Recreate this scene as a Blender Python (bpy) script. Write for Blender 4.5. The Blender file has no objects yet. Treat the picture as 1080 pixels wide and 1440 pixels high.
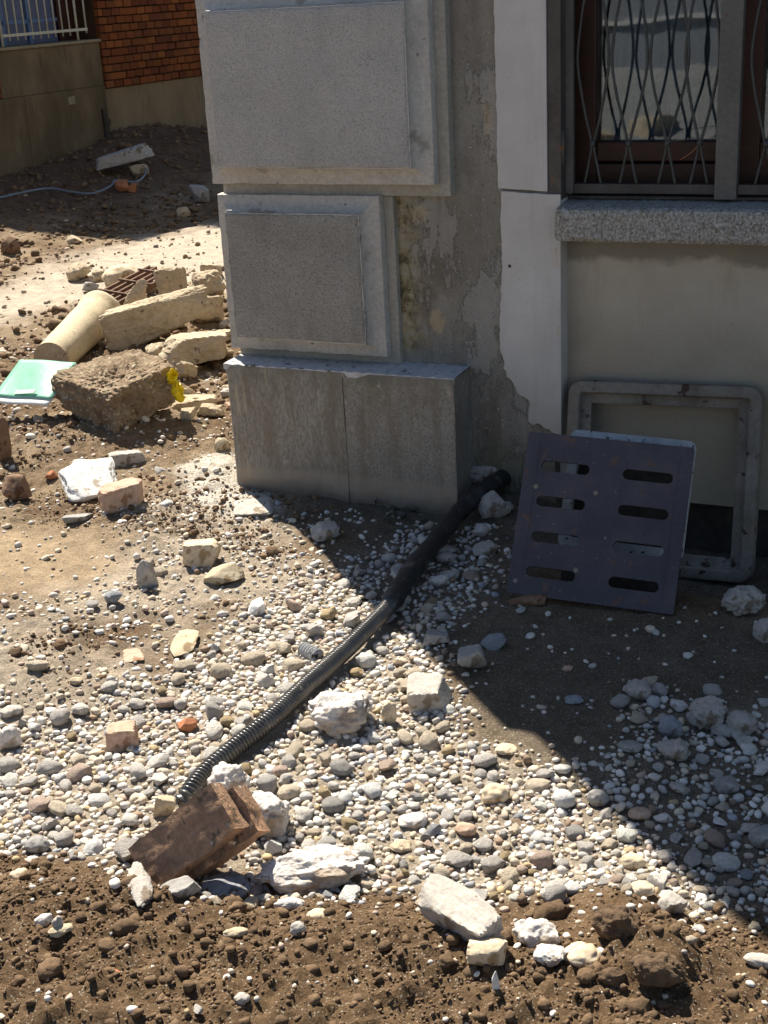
import bpy, bmesh, math, random
import numpy as np
from mathutils import Matrix, Vector, Euler
random.seed(11); RNG = np.random.default_rng(11)
SC = bpy.context.scene; COL = SC.collection

# ------------------------------------------------------------------ camera, sky, sun, exposure
YAW, PITCH, ROLL, FPX = math.radians(24.3), math.radians(21.4), math.radians(-3.2), 1900.0
cf = np.array([-math.sin(YAW)*math.cos(PITCH), math.cos(YAW)*math.cos(PITCH), -math.sin(PITCH)])
r0 = np.array([math.cos(YAW), math.sin(YAW), 0.]); u0 = np.cross(r0, cf)
cr = r0*math.cos(ROLL)+u0*math.sin(ROLL); cu = -r0*math.sin(ROLL)+u0*math.cos(ROLL)
CAM = np.array([0, 0, 1.6])
cam_data = bpy.data.cameras.new('camera'); cam = bpy.data.objects.new('camera', cam_data); COL.objects.link(cam)
cam_data.sensor_fit = 'VERTICAL'; cam_data.sensor_height = 36; cam_data.sensor_width = 27
cam_data.lens = 36*FPX/1440; cam_data.clip_start = .05; cam_data.clip_end = 2000
cam.matrix_world = Matrix(((cr[0], cu[0], -cf[0], CAM[0]), (cr[1], cu[1], -cf[1], CAM[1]), (cr[2], cu[2], -cf[2], CAM[2]), (0, 0, 0, 1)))
SC.camera = cam
ELEV = math.radians(50); AZ = math.atan2(-.734, .679)      # sun azimuth clockwise from +Y
world = bpy.data.worlds.new('World'); SC.world = world; world.use_nodes = True
wn = world.node_tree.nodes; wl = world.node_tree.links
sky = wn.new('ShaderNodeTexSky'); sky.sky_type = 'NISHITA'; sky.sun_disc = False
sky.sun_elevation = ELEV; sky.sun_rotation = AZ; sky.air_density = 1.1; sky.dust_density = .5; sky.ozone_density = 1.0
wl.new(sky.outputs[0], wn['Background'].inputs[0]); wn['Background'].inputs[1].default_value = .05
sd = bpy.data.lights.new('sun', 'SUN'); sd.energy = 5.0; sd.angle = math.radians(.5); sd.color = (1, .91, .77)
sun = bpy.data.objects.new('sun', sd); COL.objects.link(sun)
sv = Vector((math.sin(AZ)*math.cos(ELEV), math.cos(AZ)*math.cos(ELEV), math.sin(ELEV)))
sun.rotation_euler = sv.to_track_quat('Z', 'Y').to_euler(); sun.location = sv*20
SC.view_settings.view_transform = 'Standard'; SC.view_settings.look = 'None'
SC.view_settings.gamma = 1; SC.view_settings.use_curve_mapping = False
SC.view_settings.exposure = 1.18

# ------------------------------------------------------------------ noise and terrain
def _h(ix, iy, iz, s):
    n = (ix.astype(np.int64)*374761393 + iy.astype(np.int64)*668265263 + iz.astype(np.int64)*2147483647 + s*144269504) & 0xffffffff
    n = ((n ^ (n >> 13))*1274126177) & 0xffffffff
    n = ((n ^ (n >> 16))*2246822519) & 0xffffffff
    return ((n ^ (n >> 15)) & 0xffffff)/float(0xffffff)
def vnoise(p, s=0):
    i = np.floor(p); f = p-i; f = f*f*(3-2*f); i = i.astype(np.int64); o = 0
    for dx in (0, 1):
        wx = f[:, 0] if dx else 1-f[:, 0]
        for dy in (0, 1):
            wy = f[:, 1] if dy else 1-f[:, 1]
            for dz in (0, 1):
                wz = f[:, 2] if dz else 1-f[:, 2]
                o = o+wx*wy*wz*_h(i[:, 0]+dx, i[:, 1]+dy, i[:, 2]+dz, s)
    return o*2-1
def fbm(p, octs=4, s=0, gain=.5):
    a, o, t = 1., 0, 0
    for k in range(octs):
        o = o+a*vnoise(p*2.03**k+17.3*k, s+k); t += a; a *= gain
    return o/t
def p3(x, y, sc): return np.stack([x*sc, y*sc, np.full_like(x, .37)], 1)
def ss(a, b, t):
    t = np.clip((t-a)/(b-a), 0, 1); return t*t*(3-2*t)
def ray(px, py): return cf+cr*(px-540)/FPX-cu*(py-720)/FPX
def G(px, py, z=0.):
    d = ray(px, py); return CAM+d*(z-CAM[2])/d[2]
def W(px, py, Y):
    d = ray(px, py); return CAM+d*(Y-CAM[1])/d[1]
def poly(pts): return np.array([G(*q)[:2] for q in pts])
def inside(P, x, y):
    c = np.zeros(len(x), bool); n = len(P)
    for i in range(n):
        x1, y1 = P[i]; x2, y2 = P[(i+1) % n]
        if y1 == y2: continue
        m = ((y1 > y) != (y2 > y)) & (x < (x2-x1)*(y-y1)/(y2-y1)+x1); c ^= m
    return c
def sdist(P, x, y):                      # signed distance, positive inside
    d = np.full(len(x), 1e9); n = len(P)
    for i in range(n):
        a = P[i]; b = P[(i+1) % n]; ab = b-a
        t = np.clip(((x-a[0])*ab[0]+(y-a[1])*ab[1])/(ab@ab), 0, 1)
        d = np.minimum(d, np.hypot(x-a[0]-t*ab[0], y-a[1]-t*ab[1]))
    return np.where(inside(P, x, y), d, -d)
Z_GRAVEL = poly([(-160, 985), (120, 990), (210, 955), (300, 905), (360, 855), (430, 800), (480, 780), (545, 735), (600, 700), (650, 720), (700, 740), (715, 830), (620, 880), (600, 930), (650, 1020), (740, 1060), (880, 1060), (930, 985), (1250, 985), (1250, 1345), (960, 1295), (850, 1250), (700, 1285), (560, 1285), (450, 1295), (330, 1300), (200, 1240), (100, 1225), (-160, 1190)])
Z_GRIT = poly([(-160, 850), (100, 830), (180, 790), (200, 720), (260, 690), (400, 730), (500, 800), (420, 880), (250, 960), (120, 1030), (-160, 1030)])
Z_PATH = poly([(-200, 470), (0, 405), (90, 365), (200, 338), (310, 316), (420, 300), (420, 420), (200, 410), (60, 440), (-200, 520)])
Z_MORTAR = poly([(255, 665), (325, 640), (345, 690), (405, 715), (385, 732), (330, 735), (265, 715)])
Z_TRODDEN = poly([(-200, 720), (60, 735), (170, 740), (240, 800), (150, 850), (-200, 850)])
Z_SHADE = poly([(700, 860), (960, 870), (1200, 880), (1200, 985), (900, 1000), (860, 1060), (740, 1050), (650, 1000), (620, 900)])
F0, F1 = G(0, 1215)[:2], G(1080, 1325)[:2]      # line where the dark soil bank begins
fd = (F1-F0)/np.linalg.norm(F1-F0); fn = np.array([fd[1], -fd[0]])   # fn points to the camera
BGX = lambda y: -7.9+.108*(y-9.72)
def height(x, y):
    x = np.asarray(x, float); y = np.asarray(y, float)
    h = .018*fbm(p3(x, y, 2.1), 3, 3)
    near = np.exp(-((x+1.2)**2+(y-2.6)**2)/9)
    q = (x-F0[0])*fn[0]+(y-F0[1])*fn[1]+.09*fbm(p3(x, y, 4.5), 3, 9)
    h = h+.05*ss(-.02, .14, q)+.035*ss(.1, .35, q)*fbm(p3(x, y, 7), 3, 5)
    h = h-.02*np.clip(ss(-.05, .15, sdist(Z_GRAVEL, x, y)), 0, 1)
    bank = ss(-.05, .25, q)
    soil = 1-ss(-.02, .1, sdist(Z_PATH, x, y))
    loose = np.clip(ss(-3.2, -4.5, x)*soil*.9+bank*1.1+.35*soil+.5*ss(-1.7, -2.2, x)*ss(.0, .12, -sdist(Z_GRAVEL, x, y)), 0, 1.2)
    loose = loose*(1-.85*ss(-.05, .15, sdist(Z_TRODDEN, x, y)))*(1-.8*ss(-.05, .1, sdist(Z_SHADE, x, y)))
    h = h+loose*(.030*np.abs(fbm(p3(x, y, 11), 3, 21))+.018*np.abs(fbm(p3(x, y, 27), 3, 25))+.010*fbm(p3(x, y, 48), 2, 31))
    h = h+.003*fbm(p3(x, y, 30), 2, 41)
    far = ss(5.5, 8.5, y)*soil                                  # heaps along the far wall
    dw = x-BGX(y)
    h = h+far*np.exp(-(np.clip(dw-.2, 0, 9)/1.1)**2)*(.14+.22*np.exp(-((y-11.5)/1.3)**2)+.10*fbm(p3(x, y, 1.3), 4, 50))
    h = h+far*.05*np.abs(fbm(p3(x, y, 3.), 4, 51))*np.exp(-(np.clip(dw-1.5, 0, 9)/1.2)**2)
    for gx, gy, r, a in MOUNDS: h = h+a*np.exp(-((x-gx)**2+(y-gy)**2)/(r*r))
    dip = np.exp(-((x+.65)/.36)**4)*ss(3.3, 3.72, y)*ss(5.2, 4.4, y); h = h-.15*dip
    return h
def gm(px, py, r, a): g = G(px, py); return (g[0], g[1], r, a)
MOUNDS = [gm(200, 610, .28, .05), gm(60, 620, .35, .04), gm(180, 735, .22, .035), gm(40, 930, .3, .03),
          gm(230, 470, .45, .06), gm(300, 670, .16, .035), gm(870, 1290, .09, .035), gm(925, 1375, .08, .05), gm(480, 1000, .14, .015), gm(690, 700, .15, .03)]
def hit(px, py, dz=0.):
    d = ray(px, py); z = dz
    for k in range(14):
        p = CAM+d*(z-CAM[2])/d[2]; z = z*.35+.65*(float(height([p[0]], [p[1]])[0])+dz)
    return CAM+d*(z-CAM[2])/d[2]
def hz(x, y): return float(height([x], [y])[0])

# ------------------------------------------------------------------ object helpers
def tag(o, label=None, cat=None, group=None, kind=None):
    if label: o['label'] = label
    if cat: o['category'] = cat
    if group: o['group'] = group
    if kind: o['kind'] = kind
    return o
def link(o, parent=None):
    COL.objects.link(o)
    if parent: o.parent = parent
    return o
def empty(name, loc=(0, 0, 0), rot=(0, 0, 0), label=None, cat=None, group=None):
    o = link(bpy.data.objects.new(name, None)); o.location = loc; o.rotation_euler = rot; o.empty_display_size = .1
    return tag(o, label, cat, group)
def mesh(name, V, F, m, parent=None, smooth=False, loc=None, attr=None):
    me = bpy.data.meshes.new(name)
    if isinstance(F, np.ndarray):
        n = len(F); k = F.shape[1]
        me.vertices.add(len(V)); me.vertices.foreach_set('co', np.asarray(V, np.float32).ravel())
        me.loops.add(n*k); me.loops.foreach_set('vertex_index', F.astype(np.int32).ravel())
        me.polygons.add(n); me.polygons.foreach_set('loop_start', np.arange(0, n*k, k, dtype=np.int32))
        me.polygons.foreach_set('loop_total', np.full(n, k, np.int32)); me.update(calc_edges=True)
    else:
        me.from_pydata([tuple(v) for v in V], [], [tuple(f) for f in F]); me.update()
    if smooth: me.polygons.foreach_set('use_smooth', np.ones(len(me.polygons), bool))
    if attr is not None:
        a = me.color_attributes.new('tint', 'FLOAT_COLOR', 'POINT')
        c = np.ones((len(V), 4), np.float32); c[:, :3] = attr; a.data.foreach_set('color', c.ravel())
    me.materials.append(m)
    o = bpy.data.objects.new(name, me); link(o, parent)
    if loc is not None: o.location = loc
    return o
def bevel(o, w=.003, seg=2):
    b = o.modifiers.new('b', 'BEVEL'); b.width = w; b.segments = seg; b.limit_method = 'ANGLE'; return o
def box(name, a, b, m, parent=None, bev=0):
    (x0, y0, z0), (x1, y1, z1) = a, b
    V = [(x0, y0, z0), (x1, y0, z0), (x1, y1, z0), (x0, y1, z0), (x0, y0, z1), (x1, y0, z1), (x1, y1, z1), (x0, y1, z1)]
    F = [(0, 3, 2, 1), (4, 5, 6, 7), (0, 1, 5, 4), (1, 2, 6, 5), (2, 3, 7, 6), (3, 0, 4, 7)]
    o = mesh(name, V, F, m, parent)
    return bevel(o, bev) if bev else o
def tube_vf(pts, rad, n=8, closed_ends=True):
    P = np.array(pts, float); R = np.full(len(P), rad) if np.isscalar(rad) else np.array(rad)
    T = np.gradient(P, axis=0); T /= np.linalg.norm(T, axis=1)[:, None]
    up = np.array([0, 0, 1.]) if abs(T[0][2]) < .9 else np.array([0, 1., 0]); V = []
    a = np.cross(T[0], up); a /= np.linalg.norm(a)
    for i in range(len(P)):
        a = a-T[i]*(a@T[i]); a /= np.linalg.norm(a); b = np.cross(T[i], a)
        for k in range(n):
            t = 2*math.pi*k/n; V.append(P[i]+R[i]*(a*math.cos(t)+b*math.sin(t)))
    F = [(i*n+k, i*n+(k+1) % n, (i+1)*n+(k+1) % n, (i+1)*n+k) for i in range(len(P)-1) for k in range(n)]
    if closed_ends: F += [tuple(range(n))[::-1], tuple(range((len(P)-1)*n, len(P)*n))]
    return V, F
def tube(name, pts, rad, m, parent=None, n=8):
    V, F = tube_vf(pts, rad, n); return mesh(name, V, F, m, parent, smooth=True)
def spline(pts, n):
    P = np.array(pts, float); P = np.vstack([2*P[0]-P[1], P, 2*P[-1]-P[-2]]); out = []
    for i in range(1, len(P)-2):
        for k in range(n):
            t = k/n; a, b, c, d = P[i-1:i+3]
            out.append(.5*((2*b)+(-a+c)*t+(2*a-5*b+4*c-d)*t*t+(-a+3*b-3*c+d)*t**3))
    out.append(P[-2]); return np.array(out)
_ico = {}
def ico(s):
    if s not in _ico:
        bm = bmesh.new(); bmesh.ops.create_icosphere(bm, subdivisions=s, radius=1)
        V = np.array([v.co[:] for v in bm.verts]); F = np.array([[v.index for v in f.verts] for f in bm.faces]); bm.free(); _ico[s] = (V, F)
    return _ico[s]
def rock_v(kind, sub, seed, size=(1, 1, 1)):
    """unit-ish rock (extent about -1..1) of the given kind, scaled to size"""
    D, F = ico(sub); rg = np.random.default_rng(seed); off = rg.uniform(-50, 50, 3); size = np.array(size)
    if kind == 'pebble':
        r = 1+.30*fbm(D*1.2+off, 2, seed)+.08*fbm(D*3+off, 2, seed+1); V = D*r[:, None]
    elif kind in ('angular', 'slab', 'block'):
        n = 9 if kind == 'angular' else 7
        N = rg.normal(size=(n, 3)); N /= np.linalg.norm(N, axis=1)[:, None]; dd = rg.uniform(.62, .95, n)
        ax = np.array([[1, 0, 0], [-1, 0, 0], [0, 1, 0], [0, -1, 0], [0, 0, 1], [0, 0, -1.]])
        ax = ax+rg.normal(size=ax.shape)*(.16 if kind != 'angular' else .3); ax /= np.linalg.norm(ax, axis=1)[:, None]
        da = rg.uniform(.78, .92, 6)
        if kind != 'angular': dd = dd*.2+.98
        N = np.vstack([N, ax]); dd = np.concatenate([dd, da])
        dot = D@N.T; q = np.where(dot > .05, dd/np.maximum(dot, .05), 9)
        r = -np.log(np.exp(-q*26).sum(1))/26
        r = np.minimum(r, 1.5); V = D*r[:, None]
        V = V*(1+(.06 if kind == 'angular' else .11)*fbm(V*1.9+off, 6, seed, .66)-.08*np.abs(fbm(V*4+off, 4, seed+2, .6)))[:, None]
    else:   # crumbly mortar lump
        r = 1+.34*fbm(D*1.3+off, 2, seed)
        V = D*r[:, None]; V = V*(1+.13*fbm(V*2.6+off, 3, seed+3, .6)+.22*np.abs(fbm(V*2.8+off, 2, seed+5))+.05*fbm(V*8+off, 3, seed+7))[:, None]
    V = V/np.abs(V).max(0)*1.0
    return V*size, F

# ------------------------------------------------------------------ materials
def rgb(c): return (c[0], c[1], c[2], 1)
class NT:
    def __init__(s, name):
        s.m = bpy.data.materials.new(name); s.m.use_nodes = True; s.t = s.m.node_tree; s.b = s.t.nodes['Principled BSDF']
        s.co = s.n('ShaderNodeTexCoord').outputs['Object']
    def n(s, t, **k):
        o = s.t.nodes.new(t)
        for a, v in k.items(): setattr(o, a, v)
        return o
    def l(s, a, b): s.t.links.new(a, b)
    def noise(s, scale, detail=4, rough=.55, stretch=None, dist=0.):
        o = s.n('ShaderNodeTexNoise'); o.inputs['Scale'].default_value = scale; o.inputs['Detail'].default_value = detail
        o.inputs['Roughness'].default_value = rough; o.inputs['Distortion'].default_value = dist
        if stretch:
            mp = s.n('ShaderNodeMapping'); mp.inputs['Scale'].default_value = stretch[:3]
            if len(stretch) > 3: mp.inputs['Rotation'].default_value = stretch[3]
            s.l(s.co, mp.inputs[0]); s.l(mp.outputs[0], o.inputs['Vector'])
        else: s.l(s.co, o.inputs['Vector'])
        return o.outputs['Fac']
    def vor(s, scale, feat='F1'):
        o = s.n('ShaderNodeTexVoronoi', feature=feat); o.inputs['Scale'].default_value = scale; s.l(s.co, o.inputs['Vector']); return o
    def ramp(s, f, stops, interp='LINEAR'):
        o = s.n('ShaderNodeValToRGB'); o.color_ramp.interpolation = interp; e = o.color_ramp.elements
        while len(e) < len(stops): e.new(.5)
        for q, (p, c) in zip(e, stops): q.position = p; q.color = rgb(c) if hasattr(c, '__len__') else (c, c, c, 1)
        s.l(f, o.inputs[0]); return o.outputs[0]
    def mix(s, f, a, b, mode='MIX'):
        o = s.n('ShaderNodeMix', data_type='RGBA', blend_type=mode)
        for sock, v in ((o.inputs[0], f), (o.inputs[6], a), (o.inputs[7], b)):
            if hasattr(v, 'is_linked'): s.l(v, sock)
            elif sock == o.inputs[0]: sock.default_value = v
            else: sock.default_value = rgb(v)
        return o.outputs[2]
    def math(s, op, a, b=0., c=None):
        o = s.n('ShaderNodeMath', operation=op)
        for k, v in enumerate((a, b) if c is None else (a, b, c)):
            if hasattr(v, 'is_linked'): s.l(v, o.inputs[k])
            else: o.inputs[k].default_value = v
        return o.outputs[0]
    def sep(s):
        o = s.n('ShaderNodeSeparateXYZ'); s.l(s.co, o.inputs[0]); return o.outputs
    def bump(s, h, dist, strength=1.):
        o = s.n('ShaderNodeBump'); o.inputs['Distance'].default_value = dist; o.inputs['Strength'].default_value = strength; s.l(h, o.inputs['Height'])
        prev = s.b.inputs['Normal']
        if prev.is_linked: s.l(prev.links[0].from_socket, o.inputs['Normal'])
        s.l(o.outputs[0], prev)
    def fin(s, col=None, rough=.85, metal=0., spec=.3):
        if col is not None:
            if hasattr(col, 'is_linked'): s.l(col, s.b.inputs['Base Color'])
            else: s.b.inputs['Base Color'].default_value = rgb(col)
        s.b.inputs['Roughness'].default_value = rough; s.b.inputs['Metallic'].default_value = metal
        s.b.inputs['Specular IOR Level'].default_value = spec; return s.m
def attr_mat(name, var=.35, sp=60, bd=.002, rough=.85, bs=70, src='tint'):
    t = NT(name)
    if src == 'tint':
        a = t.n('ShaderNodeAttribute'); a.attribute_name = 'tint'; base = a.outputs['Color']
    else: base = t.n('ShaderNodeObjectInfo').outputs['Color']
    v = t.ramp(t.noise(sp, 5, .65), [(.3, 1-var), (.7, 1+var*.35)])
    c = t.mix(1., base, v, 'MULTIPLY')
    t.bump(t.noise(bs, 5, .7), bd, .8)
    return t.fin(c, rough)
M = {}
M['gravel'] = attr_mat('gravel_stone', .25, 90, .0012, .8, 150)
M['pebble_obj'] = attr_mat('pebble_stone', .3, 3.5, .02, .8, 7, 'obj')
M['clod'] = attr_mat('soil_clods', .35, 120, .004, 1., 160)
def ground_mat():
    t = NT('ground_soil'); a = t.n('ShaderNodeAttribute'); a.attribute_name = 'tint'
    n = t.noise(14, 6, .65); f = t.noise(160, 5, .7)
    c = t.mix(1., a.outputs['Color'], t.ramp(n, [(.3, .7), (.7, 1.2)]), 'MULTIPLY')
    c = t.mix(1., c, t.ramp(f, [(.32, .55), (.68, 1.3)]), 'MULTIPLY')
    v = t.vor(230); g = t.n('ShaderNodeSeparateColor'); t.l(v.outputs['Color'], g.inputs[0])
    grit = t.math('MULTIPLY', t.math('GREATER_THAN', g.outputs[0], .86), t.math('LESS_THAN', v.outputs['Distance'], .42))
    c = t.mix(t.math('MULTIPLY', grit, .8), c, (.42, .37, .30))
    t.bump(t.noise(55, 6, .75), .012, .9); t.bump(f, .005, 1.); t.bump(t.math('MULTIPLY', grit, 1.), .002, .8)
    return t.fin(c, 1., 0, .15)
M['ground'] = ground_mat()
def plain(name, cols, sc=8, bsc=120, bd=.002, rough=.9, spk=None, stretch=None, metal=0., spec=.3, detail=6):
    t = NT(name)
    k = [.3+.4*i/(max(1, len(cols)-1)) for i in range(len(cols))]
    c = t.ramp(t.noise(sc, detail, .62, stretch), list(zip(k, cols)))
    c = t.mix(1., c, t.ramp(t.noise(bsc*.8, 4, .7), [(.3, .8), (.7, 1.15)]), 'MULTIPLY')
    if spk:
        for col, ssc, th in spk: c = t.mix(t.ramp(t.noise(ssc, 3, .6), [(th, 0.), (th+.04, 1.)]), c, col)
    t.bump(t.noise(bsc, 5, .7), bd, 1.)
    return t.fin(c, rough, metal, spec)
def roughcast(name, a, b, dark):
    t = NT(name)
    c = t.ramp(t.noise(3.2, 5, .6), [(.3, a), (.7, b)])
    g = t.noise(190, 3, .7)
    c = t.mix(t.ramp(g, [(.36, 1.), (.5, 0.)]), c, dark)
    c = t.mix(t.math('MULTIPLY', t.ramp(t.noise(300, 2, .6), [(.6, 0.), (.68, 1.)]), .5), c, (.55, .54, .53))
    x, y, z = t.sep()
    streak = t.ramp(t.noise(5, 5, .6, (1.6, 1, .35)), [(.52, 0.), (.72, 1.)])
    c = t.mix(t.math('MULTIPLY', streak, .5), c, dark)
    top = t.ramp(t.noise(7, 5, .65), [(.45, 0.), (.7, 1.)]); c = t.mix(t.math('MULTIPLY', top, .35), c, dark)
    t.bump(g, .010, 1.); t.bump(t.noise(60, 4, .7), .006, .8)
    return t.fin(c, .95, 0, .15)
M['roughcast_light'] = roughcast('pale_roughcast', (.52, .505, .49), (.63, .61, .59), (.40, .39, .38))
M['roughcast_dark'] = roughcast('weathered_roughcast', (.40, .385, .355), (.50, .48, .45), (.24, .23, .21))
M['moulding'] = plain('moulded_cement', [(.38, .365, .34), (.46, .44, .41), (.50, .48, .45)], 5, 90, .0015, .9, [((.20, .19, .17), 30, .66), ((.30, .28, .25), 7, .60)])
M['moulding_back'] = plain('dusty_cement_step', [(.31, .295, .26), (.39, .37, .325)], 6, 90, .0015, .92, [((.16, .15, .13), 30, .69)])
def plinth_mat(name, streaky):
    t = NT(name)
    c = t.ramp(t.noise(9, 6, .65), [(.3, (.27, .25, .215)), (.7, (.35, .325, .285))])
    g = t.noise(125, 5, .75, (1, 1, .32, (0, .3, 0)) if streaky else None)
    c = t.mix(t.ramp(g, [(.38, .75), (.56, 0.)]), c, (.15, .135, .115))
    c = t.mix(t.ramp(t.noise(160, 3, .7, (1, 1, .4)), [(.56, 0.), (.66, .5)]), c, (.42, .40, .37))
    s2 = t.noise(22, 5, .6, (1, 1, .18, (0, .28, 0)))
    c = t.mix(t.math('MULTIPLY', t.ramp(s2, [(.60, 0.), (.66, 1.)]), .75 if streaky else .15), c, (.44, .38, .28))
    x, y, z = t.sep()
    moss = t.math('MULTIPLY', t.ramp(z, [(.25, 0.), (.45, 1.)]), t.ramp(t.noise(8, 5), [(.47, 0.), (.66, 1.)]))
    if not streaky: c = t.mix(t.math('MULTIPLY', moss, .7), c, (.10, .115, .05))
    vs = t.ramp(t.noise(8, 6, .65, (2.2, 1, .3)), [(.46, 0.), (.62, .65)]); c = t.mix(vs, c, (.19, .16, .12))
    gr = t.ramp(t.math('SUBTRACT', z, t.math('MULTIPLY', t.noise(9, 6, .7), .22)), [(.29, 0.), (.36, .7)]); c = t.mix(gr, c, (.16, .15, .12))
    c = t.mix(t.ramp(t.noise(30, 6, .7, (1, 1, .6)), [(.58, 0.), (.66, .5)]), c, (.46, .42, .36))
    dirt = t.ramp(t.math('ADD', z, t.math('MULTIPLY', t.noise(9, 3), .05)), [(.11, 1.), (.13, 0.)])
    c = t.mix(t.math('MULTIPLY', dirt, .75), c, (.36, .30, .235))
    dark_brown = t.ramp(t.math('ADD', z, t.math('MULTIPLY', t.noise(6, 4), .10)), [(.065, 1.), (.11, 0.)])  # dark brown towards the foot of the stone
    c = t.mix(t.math('MULTIPLY', dark_brown, .6), c, (.10, .08, .06))
    t.bump(g, .004, .9); t.bump(t.noise(40, 4, .6), .002, .7)
    return t.fin(c, .85, 0, .3)
M['plinth_a'] = plinth_mat('streaky_gneiss', True); M['plinth_b'] = plinth_mat('grey_gneiss', False)
def sill_mat():
    t = NT('hammered_granite')
    g = t.noise(130, 4, .75, (1, 1, .8)); k = t.noise(60, 3, .6)
    c = t.ramp(g, [(.38, (.13, .125, .11)), (.48, (.30, .29, .265)), (.58, (.40, .39, .38)), (.66, (.62, .61, .59))])
    c = t.mix(t.ramp(k, [(.55, 0.), (.65, .6)]), c, (.2, .17, .11))
    t.bump(t.noise(70, 5, .7), .006, 1.)
    return t.fin(c, .8)
M['sill'] = sill_mat()
def wall_mat():
    t = NT('rough_grey_plaster'); x, y, z = t.sep()
    c = t.ramp(t.noise(4.5, 6, .66, (1, 1, .5)), [(.32, (.21, .19, .16)), (.5, (.28, .262, .23)), (.68, (.36, .345, .315))])
    dk = t.ramp(t.noise(7, 5, .6, (1.2, 1, .7)), [(.56, 0.), (.70, .7)])
    c = t.mix(dk, c, (.16, .13, .095))
    lay = t.ramp(t.noise(3.1, 7, .7, (1.4, 1, .6)), [(.50, 0.), (.515, 1.)]); c = t.mix(t.math('MULTIPLY', lay, .45), c, (.37, .355, .33)); t.bump(lay, .004, 1.)
    vs = t.ramp(t.noise(10, 5, .65, (2.5, 1, .2)), [(.55, 0.), (.68, .55)]); c = t.mix(vs, c, (.17, .15, .12))
    c = t.mix(t.ramp(t.noise(120, 3, .7), [(.60, 0.), (.66, .8)]), c, (.07, .065, .06))
    c = t.mix(t.ramp(t.noise(85, 3, .7), [(.66, 0.), (.70, .8)]), c, (.52, .50, .46))
    # ochre flaking old paint next to the lower block, moss near the ground
    yx = t.math('ADD', x, t.math('MULTIPLY', t.noise(11, 5, .6), .10))
    band = t.math('MULTIPLY', t.ramp(t.math('SUBTRACT', yx, -1.68), [(.075, 1.), (.145, 0.)]), t.ramp(t.math('ADD', z, t.math('MULTIPLY', t.noise(8, 3), .08)), [(.50, 0.), (.54, 1.)]))
    band = t.math('MULTIPLY', band, t.ramp(t.math('SUBTRACT', z, .95), [(.03, 1.), (.06, 0.)]))
    oc = t.ramp(t.noise(14, 6, .7), [(.40, (.10, .085, .05)), (.5, (.30, .24, .12)), (.58, (.36, .33, .28)), (.66, (.45, .33, .16))])
    c = t.mix(t.math('MULTIPLY', band, .9), c, oc)
    for (bx, bz, sx, sz) in ((-1.545, .585, .030, .055), (-1.60, .93, .035, .03), (-1.365, 1.20, .018, .05)):
        d = t.math('ADD', t.math('POWER', t.math('DIVIDE', t.math('SUBTRACT', x, bx), sx), 2.), t.math('POWER', t.math('DIVIDE', t.math('SUBTRACT', z, bz), sz), 2.))
        d = t.math('ADD', d, t.math('MULTIPLY', t.math('SUBTRACT', t.noise(20, 6, .75), .5), 7.))
        c = t.mix(t.math('MULTIPLY', t.ramp(d, [(.2, 1.), (1.3, 0.)]), .6), c, (.46, .37, .23))
    moss = t.ramp(t.math('ADD', z, t.math('MULTIPLY', t.noise(7, 4), .2)), [(.20, 1.), (.33, 0.)])
    c = t.mix(t.math('MULTIPLY', moss, .6), c, (.115, .125, .07))
    t.bump(t.noise(9, 4, .6), .012, .6); t.bump(t.noise(110, 4, .75), .0045, 1.)
    return t.fin(c, .95, 0, .12)
M['wall'] = wall_mat()
def strip_mat():
    t = NT('pale_smooth_render'); x, y, z = t.sep()
    c = t.ramp(t.noise(6, 5, .6), [(.3, (.50, .48, .46)), (.7, (.59, .57, .55))])
    c = t.mix(t.ramp(t.noise(150, 2, .6), [(.66, 0.), (.71, .4)]), c, (.2, .18, .16))
    ru = t.math('MULTIPLY', t.ramp(t.math('SUBTRACT', x, -1.2), [(.03, 0.), (.055, 1.)]), t.ramp(t.noise(16, 5, .7, (1, 1, .4)), [(.55, 0.), (.66, .9)]))
    c = t.mix(ru, c, (.42, .26, .12))
    vs = t.ramp(t.noise(7, 6, .65, (2.5, 1, .25)), [(.54, 0.), (.7, .4)]); c = t.mix(vs, c, (.42, .39, .36))
    sp = t.ramp(t.math('ADD', z, t.math('MULTIPLY', t.noise(10, 4), .15)), [(.42, .6), (.62, 0.)]); c = t.mix(sp, c, (.42, .385, .335))
    t.bump(t.noise(140, 4, .6), .0012, .8); t.bump(t.noise(12, 3, .6), .004, .4)
    return t.fin(c, .9, 0, .15)
M['strip'] = strip_mat()
def recess_mat():
    t = NT('beige_render'); x, y, z = t.sep()
    c = t.ramp(t.noise(5, 5, .6), [(.3, (.44, .395, .33)), (.7, (.53, .485, .41))])
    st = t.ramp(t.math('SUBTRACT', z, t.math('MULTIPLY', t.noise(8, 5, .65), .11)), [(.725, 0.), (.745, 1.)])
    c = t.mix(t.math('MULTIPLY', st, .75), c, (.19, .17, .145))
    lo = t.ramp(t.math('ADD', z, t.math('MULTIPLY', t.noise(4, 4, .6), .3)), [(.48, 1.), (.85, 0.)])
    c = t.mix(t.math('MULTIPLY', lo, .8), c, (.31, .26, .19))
    c = t.mix(t.ramp(t.noise(70, 3, .7), [(.68, 0.), (.72, .8)]), c, (.16, .10, .06))
    c = t.mix(t.ramp(t.noise(6, 6, .7, (2, 1, .3)), [(.55, 0.), (.72, .45)]), c, (.34, .29, .22))
    ck = t.vor(4.5, 'DISTANCE_TO_EDGE'); wv = t.ramp(ck.outputs['Distance'], [(0., .0), (.006, 0.)])
    t.bump(t.noise(150, 4, .7), .004, 1.); t.bump(t.noise(14, 4, .6), .010, .5)
    return t.fin(c, .95, 0, .12)
M['recess'] = recess_mat()
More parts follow.
